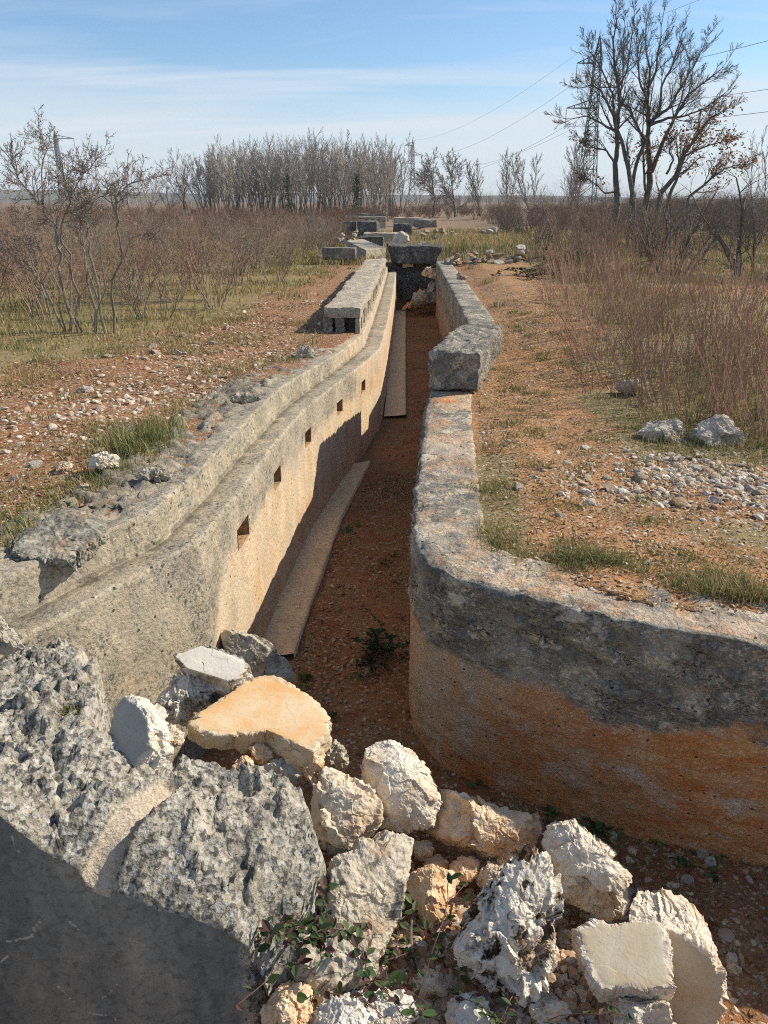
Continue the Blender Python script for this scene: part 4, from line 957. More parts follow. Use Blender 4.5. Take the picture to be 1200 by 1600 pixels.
for line in ([(0, 1477), (28, 1474), (45, 1470), (50, 1452), (66, 1444)], [(75, 1522), (84, 1540), (110, 1562), (138, 1582), (176, 1590), (185, 1600)], [(150, 1572), (172, 1556), (182, 1542), (198, 1540)], [(8, 1318), (22, 1338), (32, 1356)], [(0, 1508), (12, 1500)], [(104, 1450), (120, 1462)], [(190, 1472), (222, 1488)]):
    Lp = np.array([at_y(x, y, FY - .04) for x, y in line])
    for a_, b_ in zip(Lp[:-1], Lp[1:]):
        ab_ = (b_ - a_)[[0, 2]]; ap_ = V0[:, [0, 2]] - a_[[0, 2]]; tt_ = np.clip(ap_ @ ab_ / (ab_ @ ab_), 0, 1)
        wv_ = .004 + .009 * (vnoise(V0 * 9, 6) * .5 + .5)
        scr_ = np.maximum(scr_, 1 - sstep(0, wv_, np.linalg.norm(ap_ - tt_[:, None] * ab_ + .012 * vecnoise(V0, 14, 3, 70)[:, [0, 2]], axis=1)))
scr_ *= ~istop
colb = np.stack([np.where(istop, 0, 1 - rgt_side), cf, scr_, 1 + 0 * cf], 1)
n = NT('big_block_concrete', .93); v = n.pos(); ch = n.sep(n.attr('zone').outputs['Color'])
mid = n.noise(v, 7, 6, .62, .2); fine = n.noise(v, 34, 5, .65); grit = n.noise(v, 160, 4, .6)
c = n.mix(n.ramp(mid, [(.33, 0), (.62, 1)]), (.47, .41, .315), (.27, .25, .20))
c = n.mix(n.ramp(fine, [(.49, 0), (.56, .9)]), c, (.075, .072, .066))
c = n.mix(n.ramp(n.noise(v, 22, 5, .65, .3), [(.57, 0), (.66, .8)]), c, (.64, .58, .47))
vc = n.sep(n.voro(v, 62, 'F1', 'Color'))
c = n.mix(n.math('MULTIPLY', n.math('GREATER_THAN', vc[0], .72), .55), c, (.56, .54, .49))
c = n.mix(n.ramp(n.noise(v, 2.6, 4, .6), [(.54, 0), (.66, .5)]), c, (.50, .42, .31))
c = n.mix(n.ramp(n.noise(v, 3.4, 6, .7), [(.55, 0), (.66, .75)]), c, (.085, .082, .075))
ylich = n.math('MULTIPLY', n.ramp(n.noise(v, 5.3, 3, .5), [(.70, 0), (.73, 1)]), n.ramp(n.noise(v, 60, 4, .7), [(.48, 0), (.55, .9)]))
c = n.mix(ylich, c, (.55, .33, .05))
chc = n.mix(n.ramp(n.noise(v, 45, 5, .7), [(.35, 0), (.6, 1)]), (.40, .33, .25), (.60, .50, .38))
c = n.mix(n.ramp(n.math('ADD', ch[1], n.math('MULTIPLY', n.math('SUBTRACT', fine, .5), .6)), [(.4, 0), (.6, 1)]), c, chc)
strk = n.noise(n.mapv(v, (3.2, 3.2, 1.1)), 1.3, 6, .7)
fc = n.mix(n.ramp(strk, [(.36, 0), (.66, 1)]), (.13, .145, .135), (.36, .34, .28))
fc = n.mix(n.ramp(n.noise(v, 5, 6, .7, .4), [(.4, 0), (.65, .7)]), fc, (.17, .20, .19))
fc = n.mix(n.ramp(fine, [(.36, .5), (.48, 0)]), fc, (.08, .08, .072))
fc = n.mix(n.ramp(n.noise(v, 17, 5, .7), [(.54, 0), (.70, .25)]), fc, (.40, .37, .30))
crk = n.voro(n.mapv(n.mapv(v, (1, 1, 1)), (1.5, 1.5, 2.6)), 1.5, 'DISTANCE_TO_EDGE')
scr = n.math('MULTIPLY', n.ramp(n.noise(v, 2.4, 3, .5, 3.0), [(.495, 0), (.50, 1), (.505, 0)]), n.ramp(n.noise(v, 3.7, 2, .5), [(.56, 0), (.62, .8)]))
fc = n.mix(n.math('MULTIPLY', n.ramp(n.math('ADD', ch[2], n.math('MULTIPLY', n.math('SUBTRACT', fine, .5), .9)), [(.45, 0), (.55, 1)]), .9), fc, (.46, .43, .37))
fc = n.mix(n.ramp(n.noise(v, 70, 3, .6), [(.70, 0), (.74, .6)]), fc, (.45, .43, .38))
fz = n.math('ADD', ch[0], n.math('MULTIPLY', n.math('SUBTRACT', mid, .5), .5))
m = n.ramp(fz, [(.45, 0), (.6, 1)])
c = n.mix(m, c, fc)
c = n.mix(n.ramp(grit, [(.3, .4), (.5, 0)]), c, (.03, .03, .03))
b = n.bump(fine, .016, .8); b = n.bump(n.voro(v, 62), .008, .5, b); b = n.bump(grit, .004, .8, b)
sb = n.bump(fine, .004, .5); sb = n.bump(grit, .0015, .6, sb)
mx = n.new('ShaderNodeMix'); mx.data_type = 'VECTOR'
n.put(m, mx.inputs[0]); n.put(b, mx.inputs[4]); n.put(sb, mx.inputs[5])
M['big'] = n.done(c, mx.outputs[1])
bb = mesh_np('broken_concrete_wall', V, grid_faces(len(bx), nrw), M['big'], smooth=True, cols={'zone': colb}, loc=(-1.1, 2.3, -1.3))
tag(bb, 'massive crumbled grey wall end with a pale channel on top and smooth dark front', 'broken concrete')
rock('concrete_fragment', 'pale concrete fragment with a grainy striped side right of the massive broken wall end', 'broken concrete', [(520, 1345), (560, 1318), (600, 1304), (640, 1316), (632, 1370), (606, 1440), (580, 1520), (556, 1560), (500, 1565), (470, 1520), (500, 1440)], z=-.72, normal=(.25, -.45, .6), tf=.09, tb=.22, mat='frag', seed=60, chip=.02, rough=.03, p=3.4, facets=7, sub=6, fdepth=(.85, .98))
rock('concrete_fragment', 'orange brown stone with yellow lichen at the foot of the massive broken wall end', 'broken concrete', [(405, 1560), (430, 1535), (470, 1540), (500, 1565), (490, 1620), (420, 1640)], z=-.82, tf=.09, tb=.12, mat='orange', seed=61, rough=.016, sub=5)

# ------------------------------------------------------------------ branching plants
def grow(out, p, d, L, r, lvl, sp, rng, lean=None):
    """out: list of segs (x0..z1,r0,r1,level)"""
    n_ = max(3, int(sp['n'][lvl])); step = L / n_
    nk = len(sp['n'])
    for i in range(n_):
        w = sp['wob'][lvl]
        d = (d + Vector((rng.gauss(0, w), rng.gauss(0, w), rng.gauss(0, w))) + Vector((0, 0, sp['up'][lvl]))).normalized()
        q = p + d * step; t0, t1 = i / n_, (i + 1) / n_
        ra, rb = r * (1 - (1 - sp['tip']) * t0), r * (1 - (1 - sp['tip']) * t1)
        out.append((*p, *q, ra, rb, lvl))
        p = q
        if lvl + 1 < nk and t1 > sp['start'][lvl]:
            k = sp['kids'][lvl]; k = int(k) + (rng.random() < k - int(k))
            for _ in range(k):
                ax = d.cross(Vector((rng.gauss(0, 1), rng.gauss(0, 1), rng.gauss(0, 1)))).normalized()
                a = R(rng.uniform(*sp['ang']))
                cd = (d * math.cos(a) + ax * math.sin(a)).normalized()
                cl = L * sp['len'][lvl] * rng.uniform(.6, 1.2) * (1 - .55 * t1 if sp.get('short', True) else 1)
                grow(out, p, cd, cl, max(rb * sp['rr'], sp['rmin']), lvl + 1, sp, rng)

def along(out, pts, r0, r1, sp, rng, lvl=0, kid_every=1, kid_len=1.0, sub=3, wob=.02, start=.25, tipcut=.6):
    """a hand laid limb (points) with side shoots"""
    pts = [Vector(q) for q in pts]; fine = [pts[0]]
    for a, b in zip(pts[:-1], pts[1:]):
        for k in range(1, sub + 1):
            q = a.lerp(b, k / sub); L_ = (b - a).length
            if k < sub: q = q + Vector((rng.gauss(0, wob), rng.gauss(0, wob), rng.gauss(0, wob))) * L_
            fine.append(q)
    n_ = len(fine) - 1
    for i in range(n_):
        t0, t1 = i / n_, (i + 1) / n_
        ra, rb = r0 + (r1 - r0) * t0 ** .8, r0 + (r1 - r0) * t1 ** .8
        out.append((*fine[i], *fine[i + 1], ra, rb, lvl))
        if t1 > start and i % kid_every == 0:
            d = (fine[i + 1] - fine[i]).normalized()
            k = sp['kids0']; k = int(k) + (rng.random() < k - int(k))
            for _ in range(k):
                ax = d.cross(Vector((rng.gauss(0, 1), rng.gauss(0, 1), rng.gauss(0, 1)))).normalized(); a = R(rng.uniform(*sp['ang']))
                grow(out, fine[i + 1], (d * math.cos(a) + ax * math.sin(a)).normalized(), kid_len * rng.uniform(.5, 1.1) * (1.25 - tipcut * t1), max(rb * sp['rr'], sp['rmin']), 1, sp, rng)
    d = (fine[-1] - fine[-2]).normalized()
    grow(out, fine[-1], d, kid_len * (.8 if tipcut < .7 else .5), r1, 1, sp, rng)

def seg_objs(root, segs, tmat, cmat, tsplit=1, sides=5, tn='trunk', cn='crown', csides=3):
    S_ = np.array(segs); tr = S_[S_[:, 8] < tsplit]; cr = S_[S_[:, 8] >= tsplit]
    loc = np.array(root.location)
    for nm, q, sd_, m in ((tn, tr, sides, tmat), (cn, cr, csides, cmat)):
        if len(q):
            V, F = tubes(q[:, :8], sd_)
            mesh_np(nm, V, F, m, root)

def leaf_quads(P, size, rng, mat, name, parent, colf, elong=1.6):
    n_ = len(P); a = rng.normal(size=(n_, 3)); a /= np.linalg.norm(a, axis=1)[:, None]
    b = rng.normal(size=(n_, 3)); b -= a * (a * b).sum(1)[:, None]; b /= np.linalg.norm(b, axis=1)[:, None]
    s = size * rng.uniform(.6, 1.25, n_)[:, None]
    V = np.stack([P, P + a * s * .5 * elong + b * s * .38, P + a * s * elong, P + a * s * .5 * elong - b * s * .38], 1).reshape(-1, 3)
    F = np.arange(n_ * 4).reshape(-1, 4)
    c = np.repeat(colf(n_), 4, axis=0)
    return mesh_np(name, V, F, mat, parent, cols={'col': c})

def palette(cols, rng, n_, jit=.15):
    c = np.array(cols)[rng.integers(0, len(cols), n_)]
    c = c * rng.uniform(1 - jit, 1 + jit, (n_, 1)); return np.column_stack([np.clip(c, 0, 1), np.ones(n_)])

M['bark_dark'] = bark_mat('dark_bark', (.10, .085, .07), (.19, .165, .14), 8)
M['twig_dark'] = bark_mat('dark_twigs', (.15, .12, .095), (.23, .19, .155), 8)
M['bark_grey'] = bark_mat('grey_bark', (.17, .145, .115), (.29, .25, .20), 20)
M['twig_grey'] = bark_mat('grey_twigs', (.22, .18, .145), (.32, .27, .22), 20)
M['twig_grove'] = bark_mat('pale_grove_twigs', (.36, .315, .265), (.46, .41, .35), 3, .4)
M['twig_red'] = bark_mat('reddish_twigs', (.29, .165, .11), (.42, .265, .18), 20, .45)
M['twig_brown'] = bark_mat('brown_twigs', (.26, .18, .13), (.40, .295, .215), 20, .45)
M['twig_straw'] = bark_mat('straw_stems', (.37, .21, .14), (.53, .335, .225), 20, .55)
M['oak_leaf'] = attr_mat('withered_leaf', .8, .25)
M['green_leaf'] = attr_mat('green_leaf', .55, .25)
M['ivy_leaf'] = attr_mat('ivy_leaf', .6, .15)
M['grass'] = attr_mat('grass_blade', .8, .25, .1)

rg = random.Random(5)
OAK = dict(n=[0, 7, 6, 4], wob=[0, .09, .11, .14], up=[0, .07, .06, .05], tip=.3, start=[0, .2, .15, 1], kids=[0, 1.25, 1.3, 0], ang=(20, 48), len=[0, .60, .62, 0], rr=.55, rmin=.0062, kids0=1.35)
def oak_limb(pix, Y, r0, r1, out, lean, klen, kid_every=1, ground=False, start=.3):
    pts = []; y0 = pix[0][1]
    for x, y in pix:
        ox, oy = 860 + x / 3.53, y / 3.53
        h_ = (pix[0][1] - y) / 1165
        pts.append(at_y(ox, oy, Y + lean * h_))
    if ground:
        g = pts[0].copy(); g[2] = gz(g[0], g[1]) - .1; g[0] += rg.gauss(0, .1); pts = [g] + pts
    one = []; along(one, pts, r0 * .78, r1 * .7, OAK, rg, 0, kid_every, klen * 1.45, start=start, tipcut=.85)
    out.append((ground, one))
YO = 30.0
oaks = []
segs = []
oak_limb([(370, 1130), (360, 1000), (355, 900), (370, 800), (365, 720), (378, 600), (375, 480), (350, 330), (345, 220), (365, 120), (362, 25)], YO, .17, .018, segs, 1.0, 1.05, ground=True, start=.40)
oak_limb([(455, 1080), (430, 930), (400, 800), (372, 725)], YO - .3, .13, .08, segs, .8, .8, 2, ground=True)
oak_limb([(365, 720), (350, 640), (320, 580), (280, 500), (230, 470), (165, 485)], YO + .2, .09, .016, segs, -1.5, .9)
oak_limb([(368, 730), (290, 685), (200, 640), (80, 655)], YO + .2, .07, .014, segs, -2.5, .9)
oak_limb([(355, 900), (310, 830), (240, 815), (175, 785)], YO, .06, .014, segs, 2.0, .8)
oak_limb([(375, 480), (420, 400), (440, 260), (462, 90)], YO + .3, .06, .014, segs, 2.0, .8)
oak_limb([(350, 640), (345, 520), (290, 400), (250, 330), (205, 260)], YO + .2, .06, .014, segs, 1.8, .85)
oak_limb([(378, 560), (400, 430), (400, 300), (410, 150)], YO + .4, .05, .014, segs, -1.5, .8)
oak_limb([(360, 1060), (300, 1065), (240, 1010), (200, 985)], YO, .05, .014, segs, -1.0, .6)
oaks.append(('left', segs, (370, 1130), 'bare dark oak left in the tall group, in front of the big pylon'))
segs = []
oak_limb([(530, 1110), (550, 1000), (545, 880), (535, 760), (545, 680), (535, 580), (540, 480), (550, 380), (525, 250), (530, 120)], YO + .6, .20, .018, segs, 1.5, 1.1, ground=True, start=.38)
oak_limb([(545, 680), (590, 640), (660, 590), (720, 480), (790, 370), (860, 215)], YO + .8, .10, .016, segs, 2.5, 1.0)
oak_limb([(555, 950), (600, 840), (650, 720), (700, 620), (760, 520), (870, 440), (945, 375)], YO + .6, .12, .016, segs, -2.0, 1.0, start=.4)
oak_limb([(540, 480), (580, 400), (600, 260), (622, 90)], YO + 1.1, .08, .016, segs, 1.5, .9)
oak_limb([(600, 620), (612, 480), (680, 330), (722, 200)], YO + .5, .07, .016, segs, -1.5, .95)
oak_limb([(550, 690), (650, 650), (740, 640), (850, 600), (960, 515)], YO + .7, .08, .014, segs, -2.5, .9)
oak_limb([(490, 860), (525, 770), (500, 740), (455, 650), (440, 595), (390, 570)], YO + .4, .10, .03, segs, 1.5, .8)
oak_limb([(455, 1000), (490, 860), (530, 775)], YO + .3, .11, .07, segs, 0, .5, 3, ground=True)
oak_limb([(540, 560), (490, 440), (480, 300), (470, 190)], YO + 1.0, .06, .014, segs, 2.0, .85)
oak_limb([(650, 720), (720, 560), (760, 400), (770, 300)], YO + .3, .05, .014, segs, 2.0, .85)
oak_limb([(525, 1050), (515, 930), (512, 830)], YO + .5, .07, .04, segs, .5, .6)
oaks.append(('mid', segs, (530, 1110), 'bare dark oak with the widest crown, in the middle of the tall group'))
segs = []
oak_limb([(610, 1060), (690, 970), (720, 880), (800, 760), (880, 650), (965, 605)], YO - .5, .15, .016, segs, -2, .85, ground=True)
oak_limb([(660, 1070), (700, 980), (735, 880), (790, 760), (840, 650)], YO - .3, .11, .016, segs, 1.5, .8, ground=True)
oak_limb([(640, 960), (680, 880), (655, 840), (670, 760)], YO - .3, .06, .016, segs, 1.0, .7)
oak_limb([(760, 1090), (880, 990), (960, 930), (1055, 905)], YO - .8, .09, .016, segs, -1.5, .8, ground=True)
oak_limb([(720, 880), (800, 830), (880, 800), (950, 780)], YO - .5, .06, .014, segs, 2, .8)
oaks.append(('right', segs, (650, 1100), 'low leaning oak right of the tall group, still holding rusty brown leaves'))
for k_, sg, bp, lab in oaks:
    b = at_y(860 + bp[0] / 3.53, bp[1] / 3.53, YO)
    t = thing('oak_tree', lab, 'tree', (b[0], b[1], gz(b[0], b[1])), None)
    for gr_, one in sg:
        q = np.array(one); V, F = tubes(q[q[:, 8] < 1][:, :8], 7); mesh_np('trunk' if gr_ else 'limb', V, F, M['bark_dark'], t)
    sg = [r_ for _, one in sg for r_ in one]
    q = np.array(sg); V, F = tubes(q[q[:, 8] >= 1][:, :8], 3); mesh_np('crown', V, F, M['twig_dark'], t)
    tipsP = np.array([q[3:6] for q in sg if q[8] >= 2])
    if k_ == 'right':
        q0 = np.array([at_y(860 + x / 3.53, y / 3.53, YO)[[0, 2]] for x, y in ((780, 850),)])[0]
        w = np.exp(-((tipsP[:, 0] - q0[0] - .3) / 1.9) ** 2 - ((tipsP[:, 2] - q0[1] + .1) / 1.5) ** 2)
        pk = tipsP[RNG.random(len(tipsP)) < w * .12]
        pk = pk + RNG.normal(0, .14, pk.shape)
    else:
        pk = tipsP[(RNG.random(len(tipsP)) < .010) & (tipsP[:, 2] < 4.2)]
        pk = np.concatenate([pk + RNG.normal(0, .08, pk.shape) for _ in range(2)])
    if len(pk):
        leaf_quads(pk, .078, RNG, M['oak_leaf'], 'leaves', t, lambda n_: palette([(.36, .15, .05), (.42, .20, .08), (.28, .12, .05), (.46, .26, .12)], RNG, n_))

# ---- tall leaning shrub at the left
SHR = dict(n=[0, 5, 4, 4], wob=[0, .16, .22, .25], up=[0, .06, .08, .06], tip=.5, start=[0, .15, .2, 1], kids=[0, 1.6, 1.2, 0], ang=(25, 65), len=[0, .6, .55, 0], rr=.65, rmin=.0036, kids0=1.5)
def shrub_limb(pix, Y, r0, r1, out, lean, klen, ground=True, start=.45):
    pts = []
    for x, y in pix:
        h_ = (pix[0][1] - y) / 1333
        pts.append(at_y(x / 4.444, 200 + y / 4.444, Y + lean * h_))
    if ground: pts[0][2] = gz(pts[0][0], pts[0][1]) - .03
    along(out, pts, r0, r1, SHR, rg, 0, 1, klen * 1.35, start=start, wob=.05)
segs = []
YS = 11.2
for pix, r0, r1, ln, kl, g_ in [
    ([(465, 1300), (420, 1050), (425, 920), (400, 780), (395, 690), (310, 600), (270, 540), (210, 450), (140, 370), (100, 280), (60, 200)], .022, .006, .5, .42, True),
    ([(560, 1290), (500, 1050), (430, 800), (425, 700), (470, 560), (510, 440), (570, 340), (640, 260)], .018, .005, -.6, .40, True),
    ([(440, 1290), (300, 1090), (230, 1000), (130, 880), (0, 780)], .016, .005, -.8, .36, True),
    ([(360, 1280), (290, 1100), (230, 960), (190, 760), (150, 600), (20, 380)], .014, .004, 1.2, .36, True),
    ([(630, 1250), (590, 920), (560, 760), (550, 620)], .018, .006, .8, .30, True),
    ([(710, 1250), (640, 930), (600, 760), (610, 580), (660, 500), (760, 450)], .020, .005, .3, .36, True),
    ([(770, 1260), (780, 1050), (845, 930), (830, 760), (810, 580), (805, 480), (880, 400), (980, 365)], .020, .005, -.6, .34, True),
    ([(440, 1270), (330, 940), (250, 790), (110, 830)], .010, .004, -.4, .25, True),
    ([(395, 690), (400, 580), (440, 480)], .010, .004, .6, .36, False),
    ([(310, 600), (300, 480), (290, 290), (330, 150), (300, 90)], .012, .004, .3, .36, False),
    ([(520, 1230), (480, 950), (400, 850), (370, 640), (340, 480)], .012, .004, .9, .34, True),
    ([(650, 1250), (630, 1050), (560, 700), (520, 560), (480, 420), (420, 300)], .012, .004, .9, .36, True),
    ([(640, 1230), (700, 900), (660, 700), (600, 560), (560, 480)], .010, .004, -.5, .3, True),
    ([(800, 560), (700, 430), (640, 330), (600, 300)], .009, .004, .3, .3, False),
    ([(280, 1290), (180, 1100), (90, 1000), (10, 900)], .010, .004, -.6, .3, True),
    ([(845, 930), (920, 760), (1000, 740), (1080, 735)], .008, .003, -.6, .2, False)]:
    one = []; shrub_limb(pix, YS, r0, r1, one, ln, kl, g_); segs.append(one)
b = at_y(500 / 4.444, 200 + 1290 / 4.444, YS)
t = thing('leafless_shrub', 'tall leafless grey shrub with leaning stems, nearest and largest left of the trench', 'shrub', (b[0], b[1], gz(b[0], b[1])))
for one in segs:
    q = np.array(one); V, F = tubes(q[q[:, 8] < 1][:, :8], 6); mesh_np('stem', V, F, M['bark_grey'], t)
q = np.array([r_ for one in segs for r_ in one]); V, F = tubes(q[q[:, 8] >= 1][:, :8], 3); mesh_np('crown', V, F, M['twig_grey'], t)

# ---- shrub kinds, copied over the field
def make_bush(name, label, seed, nst, h, spread, spec, tmat, cmat, r=.008, loc=(0, -50, 0), lean=(.1, .6), sprays=False, cat='shrub', group=None, base=.12):
    rr_ = random.Random(seed); out = []
    for i in range(nst):
        a = rr_.uniform(0, 6.283); q = rr_.uniform(*lean) * spread; rb_ = base * math.sqrt(rr_.random()) * spread * 2
        p = Vector((math.cos(a) * rb_, math.sin(a) * rb_, -.05))
        a2 = a + rr_.gauss(0, .5)
        d = Vector((math.cos(a2) * q, math.sin(a2) * q, 1)).normalized()
        grow(out, p, d, h * rr_.uniform(.6, 1.1), r * rr_.uniform(.7, 1.2), 0, spec, rr_)
    t = thing(name, label, cat, loc, group)
    S_ = np.array(out); S_[:, :3] += np.array(loc); S_[:, 3:6] += np.array(loc)
    if sprays:
        V, F = tubes(S_[:, :8], 3); mesh_np('sprays', V, F, tmat, t)
    else:
        ends = [k for k in range(len(out)) if out[k][8] == 0 and (k == 0 or out[k][2] < 0)] + [len(out)]
        for a_, b_ in zip(ends[:-1], ends[1:]):
            q = S_[a_:b_]; V, F = tubes(q[q[:, 8] < 1][:, :8], 5); mesh_np('stem', V, F, tmat, t)
        V, F = tubes(S_[S_[:, 8] >= 1][:, :8], 3); mesh_np('crown', V, F, cmat, t)
    return t
SP_A = dict(n=[6, 5, 3], wob=[.09, .17, .2], up=[.05, .06, .03], tip=.4, start=[.18, .15, 1], kids=[1.5, 1.1, 0], ang=(20, 55), len=[.5, .5, 0], rr=.6, rmin=.0022)
SP_B = dict(n=[7, 4, 3], wob=[.14, .2, .25], up=[.02, .05, .02], tip=.4, start=[.25, .1, 1], kids=[2.0, 1.7, 0], ang=(25, 70), len=[.46, .5, 0], rr=.55, rmin=.0024)
SP_S = dict(n=[7, 4], wob=[.05, .10], up=[.012, .03], tip=.4, start=[.30, 1], kids=[.9, 0], ang=(12, 35), len=[.34, 0], rr=.6, rmin=.0026)
SP_T = dict(n=[10, 7, 5], wob=[.07, .10, .13], up=[.03, .08, .05], tip=.2, start=[.25, .15, 1], kids=[2.2, 1.7, 0], ang=(14, 38), len=[.40, .45, 0], rr=.5, rmin=.010)
G_FIELD = 'reddish leafless shrubs filling the field left of the trench'
L_FIELD = 'leafless reddish brown shrub in the dense shrub field left of the trench'
G_RIGHT = 'brown leafless shrubs along the right side of the path'
L_RIGHT = 'brown leafless shrub in the thicket beyond the right side of the path'
near_kinds = [make_bush('leafless_shrub', L_FIELD, 100 + k, 13, 1.45, .9, SP_A, M['twig_brown'], M['twig_red'], .009, (-3.0 - k, 14 + k, .2), group=G_FIELD) for k in range(3)] + \
        [make_bush('leafless_shrub', L_FIELD, 110 + k, 11, 1.35, 1.1, SP_B, M['bark_grey'], M['twig_brown'], .010, (-6.0 - k, 19 + k, .2), group=G_FIELD) for k in range(2)]
stems_k = [make_bush('dry_shrub', '', 120 + k, 58, 1.05, 1.2, SP_S, M['twig_straw'], M['twig_red'], .0055, (3.5, 9 + k, 0), lean=(.05, .75), base=.28, sprays=True, group='dry stemmed shrubs beside the path') for k in range(3)]
def flat_kind(src, name='leafless_shrub'):
    vs, fs, o_ = [], [], 0
    for ch in src.children:
        me = ch.data; v_ = np.empty(len(me.vertices) * 3, np.float32); me.vertices.foreach_get('co', v_); v_ = v_.reshape(-1, 3) + np.array(ch.location, np.float32)
        ln = len(me.polygons); f_ = np.empty(len(me.loops), np.int32); me.loops.foreach_get('vertex_index', f_)
        vs.append(v_); fs.append(f_.reshape(-1, 4) + o_); o_ += len(v_)
    t = thing(name, src['label'], src['category'], src.location, src['group'] if 'group' in src.keys() else None)
    o = mesh_np('crown', np.concatenate(vs), np.concatenate(fs), src.children[-1].data.materials[0]); o.parent = t; o.location = (0, 0, 0)
    return t
far_kinds = []
for k_, s_ in enumerate(near_kinds):
    f_ = flat_kind(s_); f_.location = (-7.5 - 2.2 * k_, 24 + 1.5 * k_, gz(-7.5 - 2.2 * k_, 24 + 1.5 * k_)); far_kinds.append(f_)
kinds = near_kinds + far_kinds
rb = random.Random(77)
placed = []
def free(x, y, dmin):
    return all((x - a) ** 2 + (y - b_) ** 2 > dmin * dmin for a, b_ in placed)
for k in kinds: placed.append((k.location.x, k.location.y))
first = True
cnt = 0; tries = 0
while cnt < 190 and tries < 9000:
    tries += 1
    Y = 10 + 46 * rb.random() ** 1.35
    lim = float(groove_x(min(Y, 26))) - 1.0 - np.interp(Y, [8, 11, 16, 26], [3.6, 2.7, 1.7, .9])
    X = lim - (Y * .62 + 3) * rb.random() ** 1.2
    if X < -.56 * Y - 2.5: continue
    if (X + 4.2) ** 2 / 2.2 + (Y - 10.6) ** 2 / 2.6 < 1: continue
    if Y < 15 and X > -2.6 - (15 - Y) * .28: continue
    if not free(X, Y, .42 + .020 * Y): continue
    if fbm(np.array([[X, Y, 0.0]]), .16, 2, 5)[0] < -.22 and Y < 26: continue
    placed.append((X, Y)); cnt += 1
    src = (near_kinds if Y < 17 else far_kinds)[rb.choice([0, 0, 1, 1, 2, 2, 3, 4])]
    sc = rb.uniform(.70, 1.12) * (1 - .08 * min(1, Y / 45))
    dup(src, (X, Y, gz(X, Y)), rb.uniform(0, 6.28), (sc * 1.1, sc * 1.1, sc))
# dry stem clumps right of the path: the near one is a thing of its own
dry = stems_k
spots = [(3.05, 7.35, 1.00, 'dense fan of dry reddish stems over the pale boulders, nearest the path'), (4.1, 7.7, 1.05, 'dry reddish shrub behind the angular white boulder at the right edge'),
         (3.45, 9.2, 1.0, 'dry reddish shrub right of the path, just behind the fan over the boulders'), (4.9, 9.6, 1.05, None), (3.7, 11.2, .95, None), (5.2, 11.6, 1.0, None), (4.4, 13.2, .95, None), (5.9, 13.6, .95, None), (3.55, 6.7, .8, 'short dry reddish shrub between the two boulders below the fan of stems'),
         (4.3, 8.5, .9, None), (2.85, 7.0, .62, None), (3.3, 6.35, .6, None), (4.0, 6.7, .7, None), (2.55, 8.3, .75, None), (2.75, 9.3, .85, None), (2.95, 10.4, .9, None), (3.2, 12.0, .9, None), (4.4, 9.0, 1.0, None), (3.4, 14.2, .95, None), (4.9, 15.2, 1.0, None), (3.9, 15.6, 1.0, None), (4.4, 17.5, 1.1, None), (4.6, 19.5, 1.1, None), (5.6, 18.6, 1.1, None)]
for i, (x, y, s, lab) in enumerate(spots):
    if i < 3: o = stems_k[i]; o.location = (x, y, gz(x, y)); o.scale = (s, s, s)
    else: o = dup(stems_k[i % 3], (x, y, gz(x, y)), rb.uniform(0, 6.28), s)
    o['label'] = lab or 'dry reddish shrub among similar ones between the path and the far thicket'
    o['group'] = 'dry stemmed shrubs beside the path'
# thicket on the right
rkn = [make_bush('leafless_shrub', L_RIGHT, 130 + k, 12, 2.0, 1.0, SP_B, M['bark_dark'], M['twig_brown'], .016, (7.5 + 2 * k, 24 + 3 * k, .2), group=G_RIGHT) for k in range(2)]
rk2n = [make_bush('leafless_shrub', L_RIGHT, 140 + k, 14, 1.7, .9, SP_A, M['twig_brown'], M['twig_red'], .012, (5.6 + k, 22 + 2 * k, .2), group=G_RIGHT) for k in range(2)]
rk, rk2 = [], []
for src_, dst_, x_, y_ in ((rkn[0], rk, 8.5, 31), (rkn[1], rk, 10.5, 34), (rk2n[0], rk2, 9.4, 29), (rk2n[1], rk2, 12.2, 33)):
    f_ = flat_kind(src_); f_.location = (x_, y_, gz(x_, y_)); dst_.append(f_)
dark = make_bush('dark_thicket_shrub', 'spreading dark shrub with thick twisted trunks under the right oak, at the right edge', 'shrub' and 150, 15, 2.45, 1.05, SP_B, M['bark_dark'], M['twig_dark'], .035, (8.3, 17.6, .2), lean=(.1, .7), base=.3)
dk2 = dup(dark, (6.6, 18.4, gz(6.6, 18.4)), 2.0, .8, 'dark dome shaped shrub with thick trunks, left of the larger one under the right oak')
placed2 = [(8.3, 17.6), (6.6, 18.4)]
cnt = 0; tries = 0
while cnt < 85 and tries < 6000:
    tries += 1
    Y = 17 + 42 * rb.random() ** 1.3
    x0 = float(path_c(Y)) + 1.1 + rb.random() * .3
    X = x0 + (Y * .52 + 1 - x0 + 3) * rb.random()
    if Y < 20.5 and X > 5.2: continue
    if any((X - a) ** 2 + (Y - b_) ** 2 < (.4 + .022 * Y) ** 2 for a, b_ in placed2): continue
    placed2.append((X, Y)); cnt += 1
    s = rb.uniform(.7, 1.0)
    if Y > 26 and X < .26 * Y: s *= .75
    dup(rb.choice(rk + rk2 + rk2), (X, Y, gz(X, Y)), rb.uniform(0, 6.28), s)
